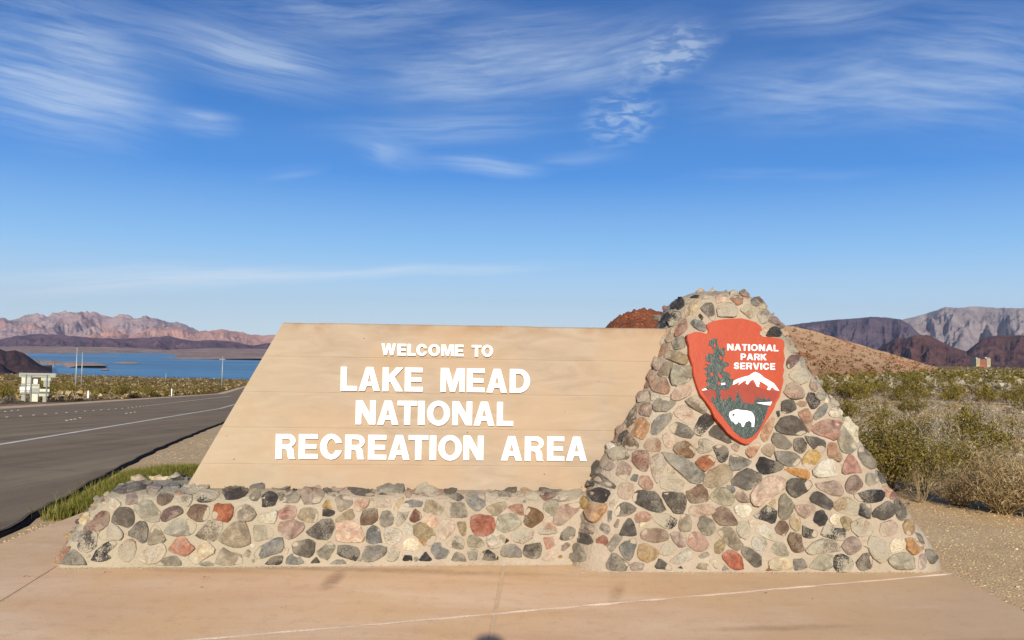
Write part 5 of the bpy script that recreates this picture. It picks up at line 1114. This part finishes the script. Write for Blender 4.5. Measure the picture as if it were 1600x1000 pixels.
# prototypes for the open desert
PROTO = {}
for kind, st, lvn, lsz, wd in (('creo', 14, 900, .075, 1.0), ('grey', 16, 420, .07, 1.1), ('straw', 40, 420, .13, 1.0)):
    PROTO[kind] = []
    for q in range(5):
        S, lv, lf = shrub_mesh(500 + q * 7 + len(kind), kind, st, lvn, lsz, wd, {'creo': .95, 'grey': .62, 'straw': .5}[kind] * (1 + .12 * (q % 3 - 1)), .008)
        a = S.mesh('branches'); a.materials.append({'creo': M_STEM, 'grey': M_GREYB, 'straw': M_STRAW}[kind]); b = mesh('foliage', lv, lf); b.materials.append(LEAFM[kind]); PROTO[kind].append((a, b))
rnd = random.Random(2024)
LBL = dict(creo='green creosote bush scattered on the open desert', grey='pale grey bursage bush scattered on the open desert', straw='straw coloured dry tuft scattered on the open desert')
def where(k, px, d, s, side):
    thing = {'creo': 'green creosote bush', 'grey': 'pale grey bush', 'straw': 'straw dry tuft'}[k]
    lo, hi = {'creo': (.8, 1.5), 'grey': (.55, .9), 'straw': (.4, .75)}[k]; sz = 'small ' if s < lo else ('big ' if s > hi else 'middling ')
    if side == 'R':
        dep = 'just past the near bushes' if d < 16 else 'on the nearer flat' if d < 24 else 'mid flat' if d < 38 else 'on the farther flat' if d < 58 else 'far across the flat'
        hor = [(1320, 'beside the pillar edge'), (1370, 'under the tan hill'), (1420, 'under the left maroon hill'), (1460, 'under the left maroon hilltop'), (1500, 'under the dip between maroon hills'), (1550, 'under the distant hotel'), (1595, 'right of the distant hotel'), (9999, 'by the right edge')]
    else:
        dep = 'first past the road' if d < 72 else 'second row past the road' if d < 95 else 'halfway to the poles' if d < 125 else 'out near the poles'
        hor = [(25, 'left of the sign cluster'), (60, 'behind the left half of the signs'), (95, 'behind the right half of the signs'), (130, 'by the two poles'), (180, 'right of the two poles'), (240, 'left of second delineator'), (290, 'around second delineator'), (340, 'left of the crossarm pole'), (9999, 'near the wall end')]
    return sz + thing + ' ' + dep + ', ' + next(t for lim, t in hor if px < lim)
def hill_block(x, y):
    px = 800 + x / y * F
    if px < 705 or px > 1490: return False
    return y > np.interp(px, [q[0] for q in HILL_DF], [q[1] for q in HILL_DF]) - 1
pts_ = []
def scatter(n, pxr, dr, kinds, sizes, mind, side):
    made = 0; tries = 0
    while made < n and tries < n * 60:
        tries += 1
        px = rnd.uniform(*pxr); d = dr[0] * (dr[1] / dr[0]) ** rnd.random(); x = (px - 800) / F * d; y = d
        if hill_block(x, y): continue
        if side == 'L' and xn(y) + .8 > x > xf(y) - 3.0: continue
        if side == 'L' and x > xn(y) and d < 60: continue
        if side == 'L' and 15 < px < 105 and d < gd + 3: continue
        if side == 'R' and d < 12.5 and px < 1640 and (py_ := 0) == 0 and x < 6.2 + (d - 8) * .2: continue
        nv = float(fbm(np.array([x * .12]), np.array([y * .12]), 3, 66)[0])
        k = rnd.choices(['creo', 'grey', 'straw'], kinds(px, d, nv))[0]; s = rnd.uniform(*sizes[k]) 
        if any((x - a) ** 2 + (y - b) ** 2 < (mind * (s + c)) ** 2 for a, b, c in pts_[-400:]): continue
        pts_.append((x, y, s)); z = gz(x, y); a, b = PROTO[k][rnd.randrange(5)]; lab = where(k, px, d, s, side)
        shrub_obj(k, a, b, None, (x, y, z), s, rnd.uniform(0, 6.28), lab, {'creo': 'creosote bushes on the desert plain', 'grey': 'grey bushes on the desert plain', 'straw': 'dry tufts on the desert plain'}[k], hs=rnd.uniform(.8, 1.15)); made += 1
    return made
kR = lambda px, d, nv: (3.2, .8, .4) if d > 30 else ((1.6, 1.6, .8) if nv > .5 else (.35, 2.2, 1.1))
n1 = scatter(120, (1255, 1680), (10.5, 30), kR, dict(creo=(.45, .9), grey=(.35, .7), straw=(.3, .6)), .36, 'R')
n2 = scatter(150, (1255, 1640), (28, 85), kR, dict(creo=(.6, 1.2), grey=(.45, .9), straw=(.4, .75)), .5, 'R')
n3 = scatter(170, (-40, 430), (50, 150), lambda px, d, nv: (1.6, .8, 1.1), dict(creo=(1.0, 2.1), grey=(.7, 1.2), straw=(.7, 1.2)), .45, 'L')
print('shrubs', n1, n2, n3)
# beyond that the scrub runs together: thousands of small leafy mounds as one mass on either side and on the hill
def mass(name, pts, mat, label, cat='scrub', nt=14, leaf=.42):
    """every mound of scrub is a handful of leaf-like faces spread through a low dome"""
    r_ = np.random.RandomState(9); P = np.array(pts); n = len(P); C = np.repeat(P, nt, 0); S_ = C[:, 3:4]
    d = r_.normal(size=(n * nt, 3)); d /= np.linalg.norm(d, axis=1, keepdims=True); d *= r_.uniform(.2, 1, (n * nt, 1)) ** .5
    c = C[:, :3] + d * np.array([.55, .55, .38]) * S_ + np.array([0, 0, .36]) * S_; c[:, 2] = np.maximum(c[:, 2], C[:, 2] + .02)
    V = c[:, None, :] + r_.normal(size=(n * nt, 3, 3)) * (leaf * .42) * S_[:, None, :] * np.array([1, 1, .8]); V[:, :, 2] = np.maximum(V[:, :, 2], C[:, None, 2] - .05)
    me = bpy.data.meshes.new(name); k = n * nt; me.vertices.add(k * 3); me.vertices.foreach_set('co', V.ravel())
    me.loops.add(k * 3); me.loops.foreach_set('vertex_index', np.arange(k * 3)); me.polygons.add(k); me.polygons.foreach_set('loop_start', np.arange(k) * 3); me.update(); me.validate()
    return put(name, me, mat, kind='stuff', label=label, category=cat)
def ptsfield(n, pxr, dr, size, grow, side, fpow=1.0):
    out = []; 
    for _ in range(n):
        px = rnd.uniform(*pxr); d = dr[0] * (dr[1] / dr[0]) ** (rnd.random() ** fpow); x = (px - 800) / F * d
        if hill_block(x, d): continue
        if side == 'L' and xn(d) + 1 > x > xf(d) - 2.8: continue
        if side == 'L' and 15 < px < 105 and d < gd + 3: continue
        out.append((x, d, rnd.uniform(*size) * (1 + grow * d / 1000)))
    return [(a, b, z - .05, c) for (a, b, c), z in zip(out, gz_many([(q[0], q[1]) for q in out]).tolist())]
mass('far_scrub', ptsfield(6000, (1250, 1640), (60, 1600), (.45, 1.0), 1.0, 'R'), M_CREO, 'olive green scrub running together on the far plain at the right')
mass('far_scrub', ptsfield(6500, (-40, 430), (90, 900), (.5, 1.25), 1.0, 'L'), M_OLIVE, 'olive green scrub running together between the road and the lake')
mass('far_dry_brush', ptsfield(3200, (-40, 430), (60, 700), (.5, 1.2), 1.0, 'L'), M_STRAW, 'pale dry brush between the green scrub beyond the road')
mass('far_dry_brush', ptsfield(3500, (1250, 1640), (45, 900), (.4, .9), 1.0, 'R'), M_GREYB, 'pale dry brush between the green scrub at the right')
mass('dry_grass', ptsfield(800, (1250, 1680), (11.5, 60), (.16, .42), 0, 'R'), M_GREYB, 'low pale dry grass and dead twigs covering the open flat at the right', 'dry grass', 26, .22)
mass('dry_grass', ptsfield(500, (1250, 1680), (12, 50), (.12, .34), 0, 'R'), M_STRAW, 'low straw coloured tufts between the dead twigs on the right flat', 'dry grass', 26, .2)
mass('far_scrub', ptsfield(2600, (430, 1250), (24, 900), (.5, 1.2), 1.0, 'L'), M_OLIVE, 'olive brown scrub on the plain hidden behind the sign wall')
mass('far_dry_brush', ptsfield(2200, (430, 1250), (22, 500), (.25, .7), 1.0, 'L'), M_GREYB, 'pale dry brush on the plain hidden behind the sign wall')
mass('far_scrub', ptsfield(1800, (-520, -40), (45, 800), (.5, 1.25), 1.0, 'L'), M_OLIVE, 'olive scrub going on beyond the left edge of the photo')
# low scrub dotted over the hill
hill = bpy.data.objects['desert_hill']; hv = hill.data.vertices; hp = hill.data.polygons; out = []
for _ in range(1700):
    f_ = hp[rnd.randrange(int(len(hp) * .78))]; c = f_.center
    if 800 + c.x / c.y * F < 760 or fbm(np.array([c.x * .09]), np.array([c.y * .09]), 2, 7)[0] < .42: continue
    out.append((c.x + rnd.uniform(-.3, .3), c.y, c.z - .03, rnd.uniform(.3, .95)))
M_HILLSCRUB = leaf_mat('brown_green_hill_scrub', (96, 78, 34), (132, 104, 52), (166, 126, 76))
mass('hill_scrub', out, M_HILLSCRUB, 'small brown green bushes dotted over the tan desert hill')
p = on_ground(93, 586); S, lv, lf = shrub_mesh(909, 'creo', 30, 1600, .10, 1.2, .8, .01)
shrub_obj('creo', S, lv, lf, p, 6.5, 0, 'large far yellow green bush at the lake end of the brown hill', 'desert bushes beyond the road')

# ------------------------------------------------------------------ grass behind the left end of the plinth
def blades(name, pts, mat, hrange, label, lean=.5, wd=.004):
    rnd = random.Random(31); V = []; Fs = []
    for x, y, z in pts:
        h = rnd.uniform(*hrange); a = rnd.uniform(0, 6.28); l_ = rnd.uniform(0, lean) * h; w_ = rnd.uniform(.7, 1.5) * wd; b = len(V)
        dx, dy = math.cos(a), math.sin(a); px_, py_ = -dy * w_, dx * w_
        V += [(x - px_, y - py_, z), (x + px_, y + py_, z), (x + dx * l_ * .4 - px_ * .7, y + dy * l_ * .4 - py_ * .7, z + h * .6), (x + dx * l_ * .4 + px_ * .7, y + dy * l_ * .4 + py_ * .7, z + h * .6), (x + dx * l_, y + dy * l_, z + h)]
        Fs += [(b, b + 1, b + 3, b + 2), (b + 2, b + 3, b + 4)]
    return put(name, mesh(name, V, Fs), mat, kind='stuff', label=label, category='grass')
gp = []
lineG = [on_ground(*q) for q in ((112, 808), (135, 790), (165, 770), (200, 758), (232, 748), (262, 742), (292, 742))]
clumps = []
for _ in range(330):
    t_ = rnd.random() * (len(lineG) - 1); i = int(t_); f_ = t_ - i; q = lineG[i].lerp(lineG[i + 1], f_)
    clumps.append((q.x + rnd.gauss(0, .16), q.y + rnd.gauss(.12, .22), rnd.uniform(.05, .13)))
for cx, cy, r_ in clumps:
    if rnd.random() < .28: continue
    if cx > SL - .03 and cy < YT: continue
    if cx < xn(cy) + .25: continue
    for _ in range(120): x, y = cx + rnd.gauss(0, r_), cy + rnd.gauss(0, r_); gp.append((x, y))
gp = [(a, b, z) for (a, b), z in zip(gp, gz_many(gp).tolist())]
blades('grass', gp, M_GRASS, (.04, .16), 'green grass growing between the road edge and the left end of the plinth', .9, .0032)

# ------------------------------------------------------------------ gravel, pebbles, leaves
def pebbles(name, pts, mat, label):
    rnd = random.Random(77); V = []; Fs = []
    for x, y, z, s in pts:
        b = len(V); k = 5; a0 = rnd.uniform(0, 6.28); e_ = rnd.uniform(.6, 1)
        V += [(x + math.cos(a0 + q * 1.2566) * s * rnd.uniform(.75, 1.1), y + math.sin(a0 + q * 1.2566) * s * e_, z - s * .2) for q in range(k)]
        V += [(x + math.cos(a0 + q * 1.2566) * s * .62, y + math.sin(a0 + q * 1.2566) * s * .62 * e_, z + s * rnd.uniform(.3, .6)) for q in range(k)]
        Fs += [(b + q, b + (q + 1) % k, b + k + (q + 1) % k, b + k + q) for q in range(k)] + [tuple(b + k + q for q in range(k))]
    return put(name, mesh(name, V, Fs), mat, kind='stuff', label=label, category='gravel')
def gravel_mat():
    m, t, b = newmat('loose_gravel', .9, .2)
    rn = t.node('ShaderNodeNewGeometry').outputs['Random Per Island']
    t.l.new(t.ramp(rn, [(0, rgb(132, 106, 76, 1.0)), (.25, rgb(176, 146, 106, 1.0)), (.5, rgb(204, 174, 130, 1.0)), (.75, rgb(158, 138, 108, 1.0)), (1, rgb(216, 194, 154, 1.0))]), b.inputs['Base Color']); return m
M_GRAVEL = gravel_mat()
pb = []
for _ in range(26000):
    y = 4.5 * (14 / 4.5) ** rnd.random(); x = SR + .02 + abs(rnd.gauss(0, 1)) * (1.6 + .25 * y); s = .003 + .008 * rnd.random() ** 2.5 + (.012 if rnd.random() < .004 else 0)
    pb.append((x, y, s))
for _ in range(7000):
    y = rnd.uniform(4.5, 22); a, b = xn(y) + .10, (SL - .02 if y < YT else -2.0 - .05 * y); 
    if b <= a: continue
    x = rnd.uniform(a, b); pb.append((x, y, .004 + .013 * rnd.random() ** 2.5))
pb = [(a, b, z, c) for (a, b, c), z in zip(pb, gz_many([(q[0], q[1]) for q in pb]).tolist())]
pebbles('gravel', pb, M_GRAVEL, 'loose tan gravel along the pavement and road edges')
# crumbs of mortar and grit where the stonework meets the pavement
gr_ = []
for _ in range(1500):
    t_ = rnd.random()
    if t_ < .55: u = rnd.uniform(b0 + .12, .5); v = -.385 + .030 * (u + 3.3) + rnd.gauss(0, .012)
    else: u = rnd.uniform(.42, 3.3); v = FV0 - .015 + rnd.gauss(0, .012)
    q = W(u, v, 0); gr_.append((q.x, q.y, .001, .002 + .007 * rnd.random() ** 2))
pebbles('mortar_crumbs', gr_, M_MORTAR, 'crumbs of mortar along the foot of the stonework')
M_LEAF = plain('dead_leaf', rgb(96, 66, 46), .9)
def dead_leaf(px, py, l_, rot, label):
    p = on_z(px, py, .001); m = MB(); V = []
    for k in range(7):
        f_ = k / 6; wd = l_ * .16 * math.sin(math.pi * min(max(f_, .04), .96)); z = .003 + .006 * math.sin(math.pi * f_)
        c = (p.x + math.cos(rot) * l_ * (f_ - .5), p.y + math.sin(rot) * l_ * (f_ - .5)); V += [(c[0] - math.sin(rot) * wd, c[1] + math.cos(rot) * wd, z), (c[0] + math.sin(rot) * wd, c[1] - math.cos(rot) * wd, z + .004)]
    m.add(V, [(2 * k, 2 * k + 1, 2 * k + 3, 2 * k + 2) for k in range(6)]); o = put('dead_leaf', m.mesh('dead_leaf'), M_LEAF, label=label, category='leaf', group='small dead leaves on the pavement')
for q in ((168, 895, .05, .1, 'largest dark dead leaf on the pavement below the left end of the plinth'), (322, 903, .042, -.1, 'dead leaf on the pavement, right of the largest one'), (315, 919, .02, .4, 'tiny leaf fragment below the second dead leaf'), (41, 902, .035, .3, 'dead leaf on the left pavement bay past the dark joint'), (1387, 894, .05, -.5, 'curled dead leaf near the right foot of the pillar'), (1196, 928, .02, .2, 'tiny dark leaf just below the pale diagonal joint'), (1270, 937, .018, 1.0, 'tiny dark leaf speck on the right pavement bay')): dead_leaf(*q)

# ------------------------------------------------------------------ the person taking the picture; only the top of the shadow is in view
def skinned(name, verts, edges, radii, mat, lv=2):
    me = bpy.data.meshes.new(name); me.from_pydata(verts, edges, []); ob = bpy.data.objects.new(name, me); COL.objects.link(ob)
    md = ob.modifiers.new('skin', 'SKIN'); 
    if not me.skin_vertices: me.attributes
    bpy.context.view_layer.objects.active = ob
    for i, r_ in enumerate(radii): me.skin_vertices[0].data[i].radius = (r_, r_)
    me.skin_vertices[0].data[0].use_root = True
    sb = ob.modifiers.new('sub', 'SUBSURF'); sb.levels = lv; sb.render_levels = lv
    dg = bpy.context.evaluated_depsgraph_get(); dg.update(); out = bpy.data.meshes.new_from_object(ob.evaluated_get(dg)); bpy.data.objects.remove(ob)
    out.materials.clear(); out.materials.append(mat); out.polygons.foreach_set('use_smooth', [True] * len(out.polygons)); return out
M_SKIN = plain('skin', (.45, .27, .19), .55, .3, var=.04); M_SHIRT = plain('grey_shirt', (.16, .18, .22), .9); M_HAIR = plain('dark_hair', (.03, .02, .015), .6); M_PHONE = plain('black_phone', (.02, .02, .02), .25, .5)
PX, PY = .05, -.28
bv = [(0, 0, .95), (0, 0, 1.12), (0, .0, 1.30), (0, 0, 1.44), (0, .01, 1.53), (0, .03, 1.62), (0, .03, 1.72), (0, .025, 1.78),
      (.17, 0, 1.45), (.24, .10, 1.22), (.12, .24, 1.48), (.08, .27, 1.55), (-.17, 0, 1.45), (-.24, .10, 1.22), (-.14, .24, 1.48), (-.10, .27, 1.55),
      (.09, 0, .88), (.11, .01, .50), (.12, -.02, .10), (.13, .12, .04), (-.09, 0, .88), (-.11, .01, .50), (-.12, -.02, .10), (-.13, .12, .04)]
be = [(0, 1), (1, 2), (2, 3), (3, 4), (4, 5), (5, 6), (6, 7), (3, 8), (8, 9), (9, 10), (10, 11), (3, 12), (12, 13), (13, 14), (14, 15), (0, 16), (16, 17), (17, 18), (18, 19), (0, 20), (20, 21), (21, 22), (22, 23)]
br = [.15, .14, .155, .12, .055, .085, .098, .07, .07, .047, .034, .03, .07, .047, .034, .03, .095, .062, .045, .035, .095, .062, .045, .035]
per = empty('person', (PX, PY, 0), 'person in grey clothes holding up a phone, whose head shadow touches the bottom edge', 'person')
body = skinned('body', bv, be, br, M_SHIRT); o = put('body', body, None, per)
hd_ = skinned('hair', [(0, .0, 1.70), (0, .0, 1.77), (0, .01, 1.85)], [(0, 1), (1, 2)], [.10, .105, .08], M_HAIR); put('hair', hd_, None, per)
m = MB(); m.box(-.08 - PX, .08 - PX, -.035 - PY, -.027 - PY, 1.56, 1.64); put('phone', m.mesh('phone'), M_PHONE, None); ph = bpy.data.objects['phone']; ph.location = (PX, PY, 0); ph['label'] = 'black phone held up by the person'; ph['category'] = 'phone'

# rubble on the red rocky peak
pk = bpy.data.objects['rocky_peak']; pp = pk.data.polygons; out = []
for _ in range(1500):
    c = pp[rnd.randrange(int(len(pp) * .8))].center; out.append((c.x + rnd.uniform(-.2, .2), c.y, c.z, rnd.uniform(.12, .5)))
pebbles('rubble', out, M_REDROCK, 'red brown rubble strewn over the rocky peak behind the sign wall')
out = []
for _ in range(160):
    c = pp[rnd.randrange(int(len(pp) * .8))].center; out.append((c.x, c.y, c.z, rnd.uniform(.3, .7)))
mass('peak_scrub', out, M_HILLSCRUB, 'brown green bushes on the red rocky peak')
